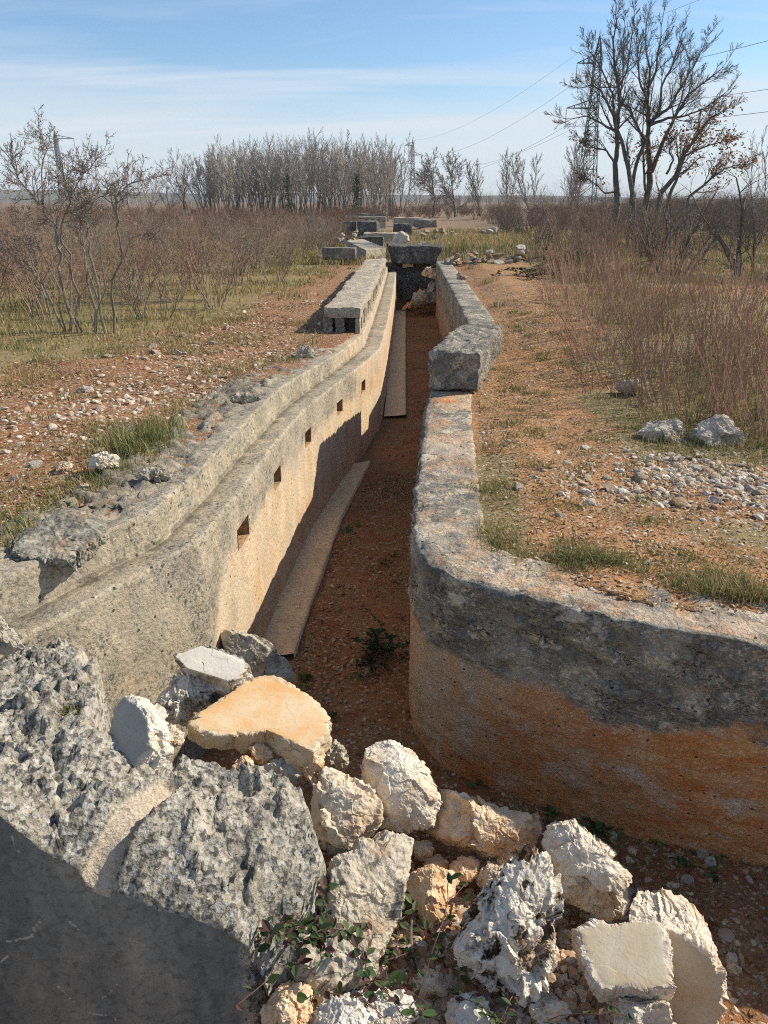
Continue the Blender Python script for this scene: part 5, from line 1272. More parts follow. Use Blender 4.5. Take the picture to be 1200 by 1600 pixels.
# ---- far scrub: too many to count
def merged_scrub(srcs, pts, name):
    Vs, Fs, off = [], [], 0
    data = []
    for sroot in srcs:
        vs, fs, o_ = [], [], 0
        for ch in sroot.children:
            me = ch.data; v_ = np.empty(len(me.vertices) * 3, np.float32); me.vertices.foreach_get('co', v_)
            f_ = np.empty(len(me.loops), np.int32); me.loops.foreach_get('vertex_index', f_)
            vs.append(v_.reshape(-1, 3) + np.array(ch.location, np.float32)); fs.append(f_.reshape(-1, 4) + o_); o_ += len(vs[-1])
        v_ = np.concatenate(vs); f_ = np.concatenate(fs)
        ctr = np.repeat(v_[f_].mean(1, keepdims=True), 1, 1)
        data.append((v_, f_)) if len(f_) else None
    for (x, y, z, s, rz, k) in pts:
        v_, f_ = data[k % len(data)]
        sel = RNG.random(len(f_) // 4) < (min(1, 16 / y * 1.6) if y < 200 else .22)      # thin out with distance and thicken what is kept
        f4 = f_[:len(f_) // 4 * 4].reshape(-1, 4, 4)[sel].reshape(-1, 4)
        c, s_ = math.cos(rz), math.sin(rz)
        fat = min(4.0, max(1.0, y / 26)) if y < 200 else 1.6
        q = v_[f4]; m_ = q.mean(1, keepdims=True)
        e = q[:, 3:4] - q[:, 0:1]; e = e / np.maximum(np.linalg.norm(e, axis=2, keepdims=True), 1e-6)
        dlt = q - m_; al = (dlt * e).sum(2, keepdims=True) * e; q = m_ + al + (dlt - al) * fat
        q = q.reshape(-1, 3)
        w = np.stack([(q[:, 0] * c - q[:, 1] * s_) * s * 1.15 + x, (q[:, 0] * s_ + q[:, 1] * c) * s * 1.15 + y, q[:, 2] * s + z], 1)
        Vs.append(w); Fs.append(np.arange(len(w)).reshape(-1, 4) + off); off += len(w)
    return mesh_np(name, np.concatenate(Vs), np.concatenate(Fs), M['twig_red'] if 'red' in name else M['twig_brown'])
for nm, n_, side in (('scrub_red', 420, -1), ('scrub_brown', 640, 1)):
    pts = []
    while len(pts) < n_:
        Y = 42 + 120 * rb.random() ** 1.25
        if side < 0: X = -1.5 - (Y * .6) * rb.random()
        else: X = float(path_c(min(Y, 60))) + 1.0 + (Y * .55) * rb.random() if Y < 75 else -6 + Y * .6 * rb.random()
        pts.append((X, Y, gz(X, Y), rb.uniform(.75, 1.15) * (.86 if side < 0 else (.7 if X < .3 * Y else .95)), rb.uniform(0, 6.28), rb.randrange(9)))
    o = merged_scrub(near_kinds[:3] if side < 0 else rk + rk2, pts, nm)
    o.name = 'scrub'
    tag(o, 'far reddish shrub field thinning into the horizon on the left' if side < 0 else 'far brown shrub belt below the trees on the right', 'scrub', kind='stuff')

pts = []
while len(pts) < 420:
    Y = rb.uniform(240, 520); X = rb.uniform(-.62, .62) * Y
    pts.append((X, Y, gz(X, Y) - .3, rb.uniform(2.2, 4.0) if X > .06 * Y else rb.uniform(1.2, 2.2), rb.uniform(0, 6.28), rb.randrange(9)))
o = merged_scrub(rk + rk2, pts, 'scrub_brown'); o.name = 'woods'
tag(o, 'low brown line of woods far off along the horizon', 'woods', kind='stuff')

# ---- trees of the far grove and along the skyline
L_GROVE = 'slim leafless tree of the dense far grove in the middle of the horizon'
grove_k = []
for k in range(6):
    rr_ = random.Random(300 + k); out = []
    for i in range(rr_.choice([2, 3, 4])):
        a = rr_.uniform(0, 6.28); d = Vector((math.cos(a) * .14, math.sin(a) * .14, 1)).normalized()
        grow(out, Vector((math.cos(a) * .3, math.sin(a) * .3, -.2)), d, rr_.uniform(9.5, 12.5), rr_.uniform(.09, .14), 0, SP_T, rr_)
    X, Y = -27 + 4.6 * k, 122
    t = thing('grove_tree', L_GROVE, 'tree', (X, Y, 0), 'leafless trees of the far grove')
    S_ = np.array(out); S_[:, 6:8] = np.maximum(S_[:, 6:8] * .9, .020); S_[:, [0, 3]] += X; S_[:, [1, 4]] += Y
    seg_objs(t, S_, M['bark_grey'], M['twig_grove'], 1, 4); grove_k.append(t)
for i, t in enumerate(grove_k): t.scale = (.9, .9, .66); t.location.z = gz(t.location.x, t.location.y)
cnt = 0
for i in range(76):
    px_ = 318 + (632 - 318) * ((i * .618) % 1); Y = rb.uniform(112, 138)
    X = at_y(px_, 310, Y)[0]
    hgt = np.interp(px_, [305, 340, 400, 520, 600, 640], [.54, .65, .73, .75, .72, .66]) * Y / 124 * rb.uniform(.80, 1.14)
    dup(rb.choice(grove_k), (X, Y, gz(X, Y)), rb.uniform(0, 6.28), (hgt * 1.15, hgt * 1.15, hgt))
for px_, Y, s, lab in ((150, 100, .34, 'little leafless tree behind the tall grey shrub on the skyline'), (215, 104, .36, 'rounded low tree between the two low skyline trees'), (650, 125, .40, 'small leafless tree closing the right end of the far grove'), (205, 95, .45, 'low leafless tree beside another at the far left skyline'), (232, 98, .42, 'low leafless tree right of its twin on the far left skyline'), (290, 120, .58, 'small leafless tree at the left end of the far grove'), (180, 90, .38, 'lowest leafless tree on the far left skyline'), (262, 118, .40, 'small sparse tree left of the far grove')):
    X = at_y(px_, 310, Y)[0]; dup(grove_k[rb.randrange(6)], (X, Y, gz(X, Y)), rb.uniform(0, 6.28), (s * 1.6, s * 1.6, s), lab)['group'] = 'skyline trees'
# ivy columns in the grove
for px_, top, lab in ((451, 276, 'ivy covered trunk in the left half of the far grove'), (558, 276, 'bushy ivy column at the right of the far grove')):
    Y = 112; bpt = at_y(px_, 318, Y); tpt = at_y(px_, top, Y); h_ = tpt[2]
    t = thing('ivy_column', lab, 'ivy', (bpt[0], Y, gz(bpt[0], Y)))
    V, F = tubes([(bpt[0], Y, -.2, bpt[0] + .1, Y, h_ * .95, .18, .06)], 6); mesh_np('trunk', V, F, M['bark_grey'], t)
    z_ = RNG.random(900) ** .8; th_ = RNG.uniform(0, 6.28, 900); rad = (.75 * (1 - z_ * .7)) * np.sqrt(RNG.random(900)) * RNG.uniform(.6, 1.2, 900)
    rad *= .55 + .7 * vnoise(np.stack([z_ * 3, 0 * z_, 0 * z_ + px_], 1), 3) ** 2 + .25 * (vnoise(np.stack([np.cos(th_), np.sin(th_), z_ * 4 + px_], 1) * 1.5, 4)); P = np.stack([bpt[0] + np.cos(th_) * rad, Y + np.sin(th_) * rad, .2 + z_ * h_], 1)
    leaf_quads(P[::2] + RNG.normal(0, .16, P[::2].shape), .20, RNG, M['ivy_leaf'], 'leaves', t, lambda n_: palette([(.075, .10, .04), (.10, .125, .055), (.055, .075, .03)], RNG, n_))
# mid trees between the grove and the oaks
SP_M = dict(n=[9, 8, 6, 4], wob=[.10, .13, .16, .2], up=[.04, .06, .05, .04], tip=.25, start=[.18, .12, .12, 1], kids=[2.0, 1.5, 1.3, 0], ang=(28, 60), len=[.66, .58, .55, 0], rr=.5, rmin=.010)
for px_, top, Y, w, lab in ((676, 232, 92, 1.1, 'rounded leafless tree just right of the small pylon'), (712, 236, 88, 1.15, 'broad leafless tree, second one right of the small pylon'), (752, 250, 90, .9, 'leafless tree at the right end of the group beside the small pylon'), (793, 236, 75, .45, 'thin upright sapling between the tree groups on the right skyline'), (831, 240, 78, .8, 'fan shaped pale young tree on the right skyline'), (884, 218, 62, .9, 'pale bushy young tree at the foot of the big pylon'), (905, 225, 66, .8, 'pale slender tree in front of the big pylon legs'), (1188, 205, 34, .55, 'thin leafless birch at the right edge of the picture')):
    b = at_y(px_, 318, Y); tp_ = at_y(px_, top, Y); H_t = tp_[2]
    rr_ = random.Random(int(px_)); out = []
    for i in range(1 if w > 1 else 3):
        a = rr_.uniform(0, 6.28); q = .08 if w > 1 else .25
        grow(out, Vector((b[0], Y, -.1)), Vector((math.cos(a) * q * w, math.sin(a) * q * w, 1)).normalized(), H_t * (.80 if w > 1 else .9), .016 * H_t if w > 1 else .008 * H_t, 0, SP_M if w > 1 else SP_T, rr_)
    t = thing('leafless_tree', lab, 'tree', (b[0], Y, gz(b[0], Y)))
    S_ = np.array(out); S_[:, 6:8] = np.maximum(S_[:, 6:8], .00017 * Y)
    seg_objs(t, S_, M['bark_grey'] if px_ > 780 else M['bark_dark'], M['twig_grove'] if px_ > 780 else M['twig_grey'], 1, 5)

# ------------------------------------------------------------------ pylons and wires
nn_ = NT('galvanised_steel', .5); nn_.b.inputs['Metallic'].default_value = .3; M['steel'] = nn_.done(nn_.mix(nn_.noise(nn_.pos(), .6, 3), (.07, .085, .095), (.12, .14, .15)))
nn_ = NT('glass_insulator', .3); M['insul'] = nn_.done((.10, .11, .12))
nn_ = NT('aluminium_wire', .5); M['wire'] = nn_.done((.20, .21, .22))
def pylon(label, x, y, H, arms, ins, br=.10, rz=0.0, name='pylon'):
    t = thing(name, label, 'pylon', (x, y, 0))
    def wid(z): return np.interp(z / H, [0, .55, .9, 1], [H * .062, H * .028, H * .020, .05])
    lv = list(np.linspace(0, H * .5, 7)) + list(np.linspace(H * .5, H * .96, 14))[1:] + [H]
    sg = []; cr, sr = math.cos(rz), math.sin(rz)
    def pt(a, b, z): return (x + a * cr - b * sr, y + a * sr + b * cr, z)
    cs = [(-1, -1), (1, -1), (1, 1), (-1, 1)]
    for z0, z1 in zip(lv[:-1], lv[1:]):
        w0, w1 = wid(z0), wid(z1)
        for q in range(4):
            a, b = cs[q]; a2, b2 = cs[(q + 1) % 4]
            sg.append((*pt(a * w0, b * w0, z0), *pt(a * w1, b * w1, z1), br, br))
            sg.append((*pt(a * w0, b * w0, z0), *pt(a2 * w1, b2 * w1, z1), br * .55, br * .55))
            sg.append((*pt(a2 * w0, b2 * w0, z0), *pt(a * w1, b * w1, z1), br * .55, br * .55))
            sg.append((*pt(a * w1, b * w1, z1), *pt(a2 * w1, b2 * w1, z1), br * .5, br * .5))
    V, F = tubes(sg, 4); mesh_np('lattice_mast', V, F, M['steel'], t)
    ends = []
    for ax, z in arms:
        s = 1 if ax > 0 else -1; w = wid(z); sg = []
        for b in (-1, 1):
            sg.append((*pt(s * w, b * w, z), *pt(ax, 0, z), br * .8, br * .8))
            sg.append((*pt(s * w, b * w, z + H * .045), *pt(ax, 0, z), br * .8, br * .8))
            for k in (.33, .66):
                m0 = np.array(pt(s * w, b * w, z)) * (1 - k) + np.array(pt(ax, 0, z)) * k
                m1 = np.array(pt(s * w, b * w, z + H * .045)) * (1 - k) + np.array(pt(ax, 0, z)) * k
                sg.append((*m0, *m1, br * .5, br * .5))
        V, F = tubes(sg, 4); mesh_np('cross_arm', V, F, M['steel'], t)
        e = pt(ax, 0, z); sg = [(*e, e[0], e[1], e[2] - ins, .035, .035)]
        for k in range(11):
            zz_ = e[2] - ins * (.12 + .08 * k); sg.append((e[0], e[1], zz_, e[0], e[1], zz_ - .10, br * 1.6, br * .8))
        V, F = tubes(sg, 6); mesh_np('insulator_string', V, F, M['insul'], t)
        ends.append(np.array((e[0], e[1], e[2] - ins)))
    return t, ends, np.array(pt(0, 0, H))
b1 = at_y(934, 97, 198)
ARMS1 = [(-4.6, 30.8), (4.8, 26.0), (-6.2, 21.8)]
p1, e1_, g1_ = pylon('tall steel lattice pylon half hidden behind the bare oaks', b1[0], 198, 36.0, ARMS1, 3.8, .115)
b2 = at_y(645, 240, 470)
M['steel_dark'] = M['steel']; nn_ = NT('haze_paled_steel', .5); M['steel'] = nn_.done((.22, .25, .27))  # distance haze put into the paler steel of the far pylons
p2, e2_, g2_ = pylon('small distant steel pylon right of the far grove', b2[0], 470, 33.5, ARMS1, 3.6, .16)
b3 = at_y(88, 225, 330)
p3, e3_, g3_ = pylon('distant pylon top showing above the leafless shrub at the far left', b3[0], 330, 27.5, [(7.0, 24.6), (-6.5, 20.5)], 3.4, .14)
def wire(a, b, sag, label, r=.035):
    t_ = np.linspace(0, 1, 90); P = a[None] * (1 - t_)[:, None] + b[None] * t_[:, None]; P[:, 2] -= sag * 4 * t_ * (1 - t_)
    V, F = tubes(np.column_stack([P[:-1], P[1:], np.full(89, r), np.full(89, r)]), 4)
    tag(mesh_np('power_line', V, F, M['wire'], loc=P[0]), label, 'power line')
names = ['left upper insulator', 'right insulator', 'left lower insulator']
shift = np.array([36.0, -272.0, 0])
for k, nm in enumerate(names):
    wire(e1_[k], e2_[k], 7, f'power line from the {nm} of the tall pylon to the small pylon')
    q = e1_[k] + shift; q[2] += (1.5, 1.5, 1.0)[k]
    wire(e1_[k], q, 6, f'power line from the {nm} of the tall pylon to the right edge')
wire(g1_, g2_, 5, 'topmost thin wire from the peak of the tall pylon to the small pylon', .028)
wire(g1_, g1_ + shift, 4, 'topmost thin wire from the peak of the tall pylon to the top edge', .028)

# ------------------------------------------------------------------ loose stones, gravel, litter
def stone_template(seed, sub, flat=.42, facets=7):
    rng = np.random.default_rng(seed); D, F = ICO[sub]
    s = np.ones(len(D))
    for _ in range(facets):
        m = rng.normal(size=3); m /= np.linalg.norm(m); dot = D @ m; off = rng.uniform(.34, .80)
        s = np.where(dot > 1e-3, np.minimum(s, off / np.maximum(dot, 1e-3)), s)
    P = D * s[:, None] * np.array([1, rng.uniform(.62, .95), flat * rng.uniform(.8, 1.2)])
    if sub >= 3: P += .05 * vecnoise(P + seed, 3.5, 3, seed) + .02 * vecnoise(P + seed, 9, 2, seed)
    return P, F

def rot_batch(n_, rng, tilt=.35):
    a = rng.uniform(0, 6.283, n_); b = rng.normal(0, tilt, n_); c = rng.normal(0, tilt, n_)
    ca, sa, cb, sb, cc, sc = np.cos(a), np.sin(a), np.cos(b), np.sin(b), np.cos(c), np.sin(c)
    Rm = np.zeros((n_, 3, 3))
    Rm[:, 0, 0] = ca * cc - sa * sb * sc; Rm[:, 0, 1] = -sa * cb; Rm[:, 0, 2] = ca * sc + sa * sb * cc
    Rm[:, 1, 0] = sa * cc + ca * sb * sc; Rm[:, 1, 1] = ca * cb; Rm[:, 1, 2] = sa * sc - ca * sb * cc
    Rm[:, 2, 0] = -cb * sc; Rm[:, 2, 1] = sb; Rm[:, 2, 2] = cb * cc
    return Rm

PALE = [(.64, .56, .44), (.58, .48, .36), (.68, .61, .50), (.50, .38, .26), (.52, .33, .19), (.50, .43, .33)]
PINK = [(.66, .58, .47), (.62, .52, .40), (.56, .43, .31), (.52, .36, .23), (.48, .29, .16), (.64, .54, .42), (.42, .31, .22), (.36, .22, .13)]
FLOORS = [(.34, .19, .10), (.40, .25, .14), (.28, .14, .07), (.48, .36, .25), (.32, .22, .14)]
n = NT('gravel_stone', .9); cc_ = n.attr('col').outputs['Color']
cc_ = n.mix(n.ramp(n.noise(n.pos(), 60, 4, .7), [(.35, .5), (.55, 0)]), cc_, (.20, .13, .08))
M['gravel'] = n.done(cc_, n.bump(n.noise(n.pos(), 90, 4, .7), .004, .8))

def gravel(name, X, Y, Z, size, pal, label, seed=0, sub=1, tilt=.35, flat=.42):
    rng = np.random.default_rng(seed); Vs, Fs, Cs, off = [], [], [], 0
    n_ = len(X); which = rng.integers(0, 6, n_); colr = palette(pal, rng, n_, .2)
    for w in range(6):
        T, F = stone_template(seed * 10 + w, sub, flat); idx = np.where(which == w)[0]
        if not len(idx): continue
        Rm = rot_batch(len(idx), rng, tilt)
        V = np.einsum('nij,kj->nki', Rm, T) * size[idx][:, None, None] + np.stack([X[idx], Y[idx], Z[idx] + size[idx] * rng.uniform(-.30, .15, len(idx))], 1)[:, None]
        f = (F[None] + (np.arange(len(idx)) * len(T))[:, None, None] + off).reshape(-1, 3)
        Vs.append(V.reshape(-1, 3)); Fs.append(f); Cs.append(np.repeat(colr[idx], len(T), axis=0)); off += len(idx) * len(T)
    return tag(mesh_np(name, np.concatenate(Vs), np.concatenate(Fs), M['gravel'], cols={'col': np.concatenate(Cs)}), label, name, kind='stuff')

def pick(n_, x0, x1, y0, y1, wfun, rng, ypow=1.0):
    X, Y = [], []
    tot = 0; guard = 0
    while tot < n_ and guard < 200:
        guard += 1
        k = n_ * 2; x = rng.uniform(x0, x1, k); y = y0 + (y1 - y0) * rng.random(k) ** ypow
        ok = rng.random(k) < wfun(x, y); X.append(x[ok]); Y.append(y[ok]); tot += ok.sum()
    return np.concatenate(X)[:n_], np.concatenate(Y)[:n_]

def n2(x, y, f, s): return fbm(np.stack([x, y, 0 * x], 1), f, 3, s)
def w_left(x, y):
    d = groove_x(y) - .55 - x; wb = np.interp(y, [2, 5, 8, 11, 16, 26], [2.0, 2.6, 2.6, 2.1, 1.5, .6])
    return np.where((d > 0), (1 - sstep(-.4, .6, d - wb + .7 * n2(x, y, 1.2, 3))), 0) * np.clip(.5 + 1.6 * n2(x, y, 1.6, 5), .05, 1)
def w_path(x, y):
    return (x > rpath_x(y) + .5) * (1 - sstep(.3, 1.5, np.abs(x - path_c(y)))) * np.clip(.5 + 1.2 * n2(x, y, 1.5, 8), .08, 1)
def w_floor(x, y):
    ins = in_poly(x, y, CORR) & (x > lpath_x(y) + .3) & (y > 1.4); return ins * np.clip(.55 + n2(x, y, 1.6, 11), .05, 1)
def w_pebb(x, y): return np.clip(np.exp(-((x - 2.35) / .75) ** 2 - ((y - 5.25) / .5) ** 2) * np.clip(.35 + 2.2 * n2(x, y, 2.4, 71), 0, 1.2), 0, 1)
def w_mound(x, y): return np.exp(-((x - .45) / .7) ** 2 - ((y - 2.15) / .5) ** 2) * in_poly(x, y, CORR)
def logn(n_, lo, hi, rng, p=2.2): return lo + (hi - lo) * rng.random(n_) ** p
rq = np.random.default_rng(42)
for nm, wf, box, cnt, lo, hi, pal, lab, yp in (
        ('gravel', w_left, (-7, -.8, 2.6, 17), 4800, .006, .034, PINK, 'pale stone chips scattered over the red soil left of the trench', 1.1),
        ('gravel', w_path, (.6, 4.5, 3.2, 20), 6500, .005, .022, [(.60, .44, .28), (.56, .36, .19), (.62, .50, .36), (.52, .33, .18), (.60, .55, .46)], 'small stones strewn along the orange path on the right', 1.3),
        ('gravel', w_floor, (-1.0, 3.4, 1.4, 9), 10000, .005, .030, FLOORS, 'brown gravel on the floor of the trench', 1.2),
        ('gravel', w_pebb, (1.2, 3.6, 4.2, 6.3), 2200, .012, .045, PALE, 'pale chippings between the larger pebbles on the right bank', 1.0),
        ('gravel', w_mound, (-.8, 1.6, 1.3, 3.2), 5000, .005, .045, PINK, 'broken chips filling the gaps of the rubble heap', 1.0)):
    X, Y = pick(cnt, *box, wf, rq, yp)
    gravel(nm, X, Y, ground_h(X, Y), logn(len(X), lo, hi, rq) * np.interp(Y, [3, 16], [1, 1.5]), pal, lab, int(cnt / 100))
cl = np.array([at_z(x, y, .25)[:2] for x, y in ((400, 535), (300, 565), (235, 605), (160, 655), (480, 505), (110, 640), (350, 520), (440, 560), (60, 690), (200, 640), (300, 610))])
k_ = rq.integers(0, len(cl), 2000); sg_ = .24 * (1 + cl[k_, 1] / 9)
X = cl[k_, 0] + rq.normal(0, 1, 2000) * sg_; Y = cl[k_, 1] + rq.normal(0, 1, 2000) * sg_ * 1.3; ok_ = groove_x(Y) - .6 - X > 0; X, Y = X[ok_], Y[ok_]
gravel('gravel', X, Y, ground_h(X, Y), logn(len(X), .007, .055, rq, 3.0), [(.62, .52, .40), (.56, .45, .34), (.66, .57, .46), (.50, .35, .23)], 'drifts of pale broken stone on the left bank', 77, 1, .4, .5)
# larger single stones
n = NT('loose_limestone', .9); v = n.obj()
rv = n.rnd(); cst = n.ramp(rv, [(0, (.60, .53, .43)), (.25, (.66, .61, .53)), (.5, (.54, .42, .30)), (.7, (.50, .33, .19)), (1, (.48, .42, .33))])
cst = n.mix(n.ramp(n.noise(v, 3.5, 5, .7), [(.36, .6), (.55, 0)]), cst, (.30, .20, .12))
M['loose'] = n.done(cst, n.bump(n.noise(v, 6, 5, .7), .25, .6))
temps = []
for k in range(7):
    T, F = stone_template(900 + k, 3, .50, 9)
    me_o = mesh_np('loose_stone', T, F, M['loose'], cols=None); temps.append(me_o)
used_t = [False] * 7
def stone(x, y, z, s, label, group, rng):
    k = int(rng.integers(0, 7))
    if not used_t[k]: o = temps[k]; used_t[k] = True
    else: o = temps[k].copy(); COL.objects.link(o)
    o.location = (x, y, z + s * rng.uniform(-.15, .22)); o.scale = (s, s * rng.uniform(.8, 1.1), s * rng.uniform(.8, 1.2))
    o.rotation_euler = (rng.normal(0, .25), rng.normal(0, .25), rng.uniform(0, 6.28))
    tag(o, label, 'stone', group); return o
rs = np.random.default_rng(9)
for wf, box, cnt, lo, hi, lab, grp, yp in (
        (w_left, (-5, -1.6, 3.4, 12), 66, .04, .10, 'pale fist sized stone on the red soil left of the trench', 'loose stones left of the trench', 1.0),
        (w_pebb, (1.5, 3.4, 4.4, 6.1), 72, .035, .085, 'white pebble in the patch of pebbles below the dry bush', 'pebbles on the right bank', 1.0),
        (lambda x, y: w_floor(x, y) * (x > .9) * (y < 3.2), (.9, 2.6, 1.7, 3.2), 34, .02, .05, 'tan stone on the trench floor beneath the curved wall', 'stones under the curved wall', 1.0),
        (w_mound, (-.2, 1.3, 1.5, 2.9), 40, .03, .065, 'small broken stone filling a gap of the rubble heap', 'small stones of the rubble heap', 1.0),
        (w_path, (.9, 3.0, 4.2, 9), 16, .03, .06, 'single stone lying on the orange path', 'stones on the path', 1.0)):
    X, Y = pick(cnt, *box, wf, rs, yp); Z = ground_h(X, Y)
    for x, y, z in zip(X, Y, Z): stone(float(x), float(y), float(z), float(logn(1, lo, hi, rs, 1.8)[0]), lab, grp, rs)
for (xa, xb, ya, Yd, cnt, s0, s1, hh_, lab, grp) in ((690, 824, 410, 23.6, 44, .10, .22, .42, 'stone of the low rubble row crossing the path behind the far wall', 'stones of the near rubble row'),
                                                     (645, 772, 372, 40, 26, .16, .34, .5, 'stone of the farther rubble row in the dry grass', 'stones of the far rubble row'),
                                                     (524, 572, 372, 30.5, 14, .12, .24, .4, 'pale orange stone heaped on the beam by the tilted slab', 'stones heaped by the tilted slab')):
    A = at_y(xa, ya, Yd); B = at_y(xb, ya, Yd)
    for q in range(cnt):
        t_ = rs.random(); x = A[0] + (B[0] - A[0]) * t_; y = Yd + rs.normal(0, .22); 
        base = gz(x, y) if 'beam' not in lab else A[2] - .12
        stone(x, y, base + hh_ * rs.random() ** 1.5 * (.8 if q % 3 else .2), float(rs.uniform(s0, s1)), lab, grp, rs)

# dead leaf litter
def flat_litter(X, Y, Z, size, pal, label, seed):
    rng = np.random.default_rng(seed); n_ = len(X); Rm = rot_batch(n_, rng, .5)
    T = np.array([(-1, 0, 0), (0, -.35, .1), (1, 0, .05), (0, .35, .1)])
    V = np.einsum('nij,kj->nki', Rm, T) * size[:, None, None] + np.stack([X, Y, Z + size * .3], 1)[:, None]
    return tag(mesh_np('litter', V.reshape(-1, 3), np.arange(n_ * 4).reshape(-1, 4), M['oak_leaf'], cols={'col': np.repeat(palette(pal, rng, n_, .25), 4, axis=0)}), label, 'litter', kind='stuff')
BROWN = [(.30, .17, .08), (.38, .24, .12), (.22, .12, .06), (.45, .33, .19)]
X, Y = pick(20000, -6, -.9, 2.8, 15, lambda x, y: np.clip(w_left(x, y) * 1.5 + .1 * (groove_x(y) - .4 > x), 0, 1), rq)
flat_litter(X, Y, ground_h(X, Y), logn(20000, .008, .036, rq), BROWN + [(.50, .33, .18), (.46, .27, .13), (.56, .44, .28)], 'dry brown litter on the soil left of the trench', 3)
X, Y = pick(6000, -1, 3, 1.5, 14, lambda x, y: w_floor(x, y), rq, 1.3)
flat_litter(X, Y, ground_h(X, Y), logn(6000, .010, .036, rq), BROWN, 'dead leaves on the trench floor', 4)
X, Y = pick(17000, .5, 4.4, 3.3, 15, lambda x, y: np.clip(w_path(x, y) * 1.3 + .25 * (x > rpath_x(y) + .5) * (x < path_c(y) + 2.2), 0, 1), rq, 1.3)
flat_litter(X, Y, ground_h(X, Y), logn(17000, .007, .026, rq), [(.50, .33, .17), (.42, .25, .11), (.58, .45, .28), (.34, .20, .10), (.56, .38, .20)], 'straw and leaf scraps on the path', 5)

# ------------------------------------------------------------------ grass
STRAW = [(.44, .34, .16), (.52, .42, .22), (.38, .28, .13), (.32, .26, .10)]
GREEN = [(.13, .17, .045), (.17, .21, .06), (.10, .14, .04), (.22, .23, .08)]
def blades(X, Y, Z, h, w, pal, label, seed, lean=.45):
    rng = np.random.default_rng(seed); n_ = len(X)
    a = rng.uniform(0, 6.283, n_); L = np.stack([np.cos(a), np.sin(a), 0 * a], 1); b = a + 1.57 + rng.normal(0, .4, n_)
    Wd = np.stack([np.cos(b), np.sin(b), 0 * b], 1) * w[:, None] * .5
    P = np.stack([X, Y, Z - .008], 1); l = np.abs(rng.normal(lean * .6, lean * .5, n_))[:, None] * h[:, None]; up = np.array([0, 0, 1.0])
    m = P + L * l * .35 + up * h[:, None] * .55; t = P + L * l * 1.05 + up * (h * rng.uniform(.75, 1.0, n_))[:, None]
    V = np.stack([P - Wd, P + Wd, m + Wd * .8, m - Wd * .8, t], 1).reshape(-1, 3)
    base = np.arange(n_)[:, None] * 5
    c = np.repeat(pal, 5, axis=0)
    return tag(mesh_np('grass', V, [base + np.array([0, 1, 2, 3]), base + np.array([3, 2, 4])], M['grass'], cols={'col': c}), label, 'grass', kind='stuff')
def tufted(X, Y, rng, per, sd):
    X = np.repeat(X, per); Y = np.repeat(Y, per); return X + rng.normal(0, sd, len(X)), Y + rng.normal(0, sd, len(Y))
def mixpal(x, y, rng, g):
    k = len(x); p = np.where((rng.random(k) < np.clip(g, 0, 1))[:, None], palette(GREEN, rng, k, .25), palette(STRAW, rng, k, .2)); return p
rgz = np.random.default_rng(77)
def w_gl(x, y):
    d = groove_x(y) - .5 - x; wb = np.interp(y, [2, 5, 8, 11, 16, 26], [2.0, 2.6, 2.6, 2.1, 1.5, .6])
    return sstep(-.8, .5, d - wb + .9 * n2(x, y, 1.0, 21)) * np.clip(.55 + 1.2 * n2(x, y, .8, 22), .1, 1) * (np.abs(x) < y * .58 + 2)
X, Y = pick(24000, -30, -1.2, 5.0, 44, w_gl, rgz, 2.0); X, Y = tufted(X, Y, rgz, 4, .06)
blades(X, Y, ground_h(X, Y), rgz.uniform(.02, .11, len(X)) * np.interp(Y, [5, 30], [.8, 1.6]), np.interp(Y, [4, 12, 40], [.005, .010, .03]), mixpal(X, Y, rgz, .17 + .8 * n2(X, Y, .7, 23)), 'dry yellow green grass between the shrubs of the left field', 1)
def w_gr(x, y):
    return sstep(.6, 1.5, x - path_c(y) + .5 * n2(x, y, 1.2, 31)) * (1 - np.exp(-((x - 2.35) / .75) ** 2 - ((y - 5.15) / .6) ** 2)) * np.clip(.5 + 1.2 * n2(x, y, .8, 32), .08, 1) * (np.abs(x) < y * .58 + 2)* np.where((y > 13.8) & (y < 16.2) & (x > 5), .12, 1)
X, Y = pick(21000, 1.5, 26, 5.2, 40, w_gr, rgz, 2.3); X, Y = tufted(X, Y, rgz, 4, .045)
blades(X, Y, ground_h(X, Y), rgz.uniform(.03, .20, len(X)) * np.interp(Y, [5, 9, 30], [.5, .9, 1.3]), np.interp(Y, [4, 12, 40], [.005, .010, .03]), mixpal(X, Y, rgz, .30 + .9 * n2(X, Y, .6, 33)), 'dry straw coloured grass right of the path', 2)
X, Y = pick(5000, -6, 9, 24.5, 48, lambda x, y: (x > -3.5) * (np.abs(x - .2 * y + 3.5) < 8) * np.clip(.5 + n2(x, y, .5, 35), 0, 1) * (~in_poly(x, y, CORR)), rgz, 1.2); X, Y = tufted(X, Y, rgz, 4, .08)
blades(X, Y, ground_h(X, Y), rgz.uniform(.10, .38, len(X)), np.interp(Y, [4, 12, 45], [.005, .010, .035]), mixpal(X, Y, rgz, .12 + .5 * n2(X, Y, .4, 36)), 'dry yellow grass among the ruins beyond the trench', 12)
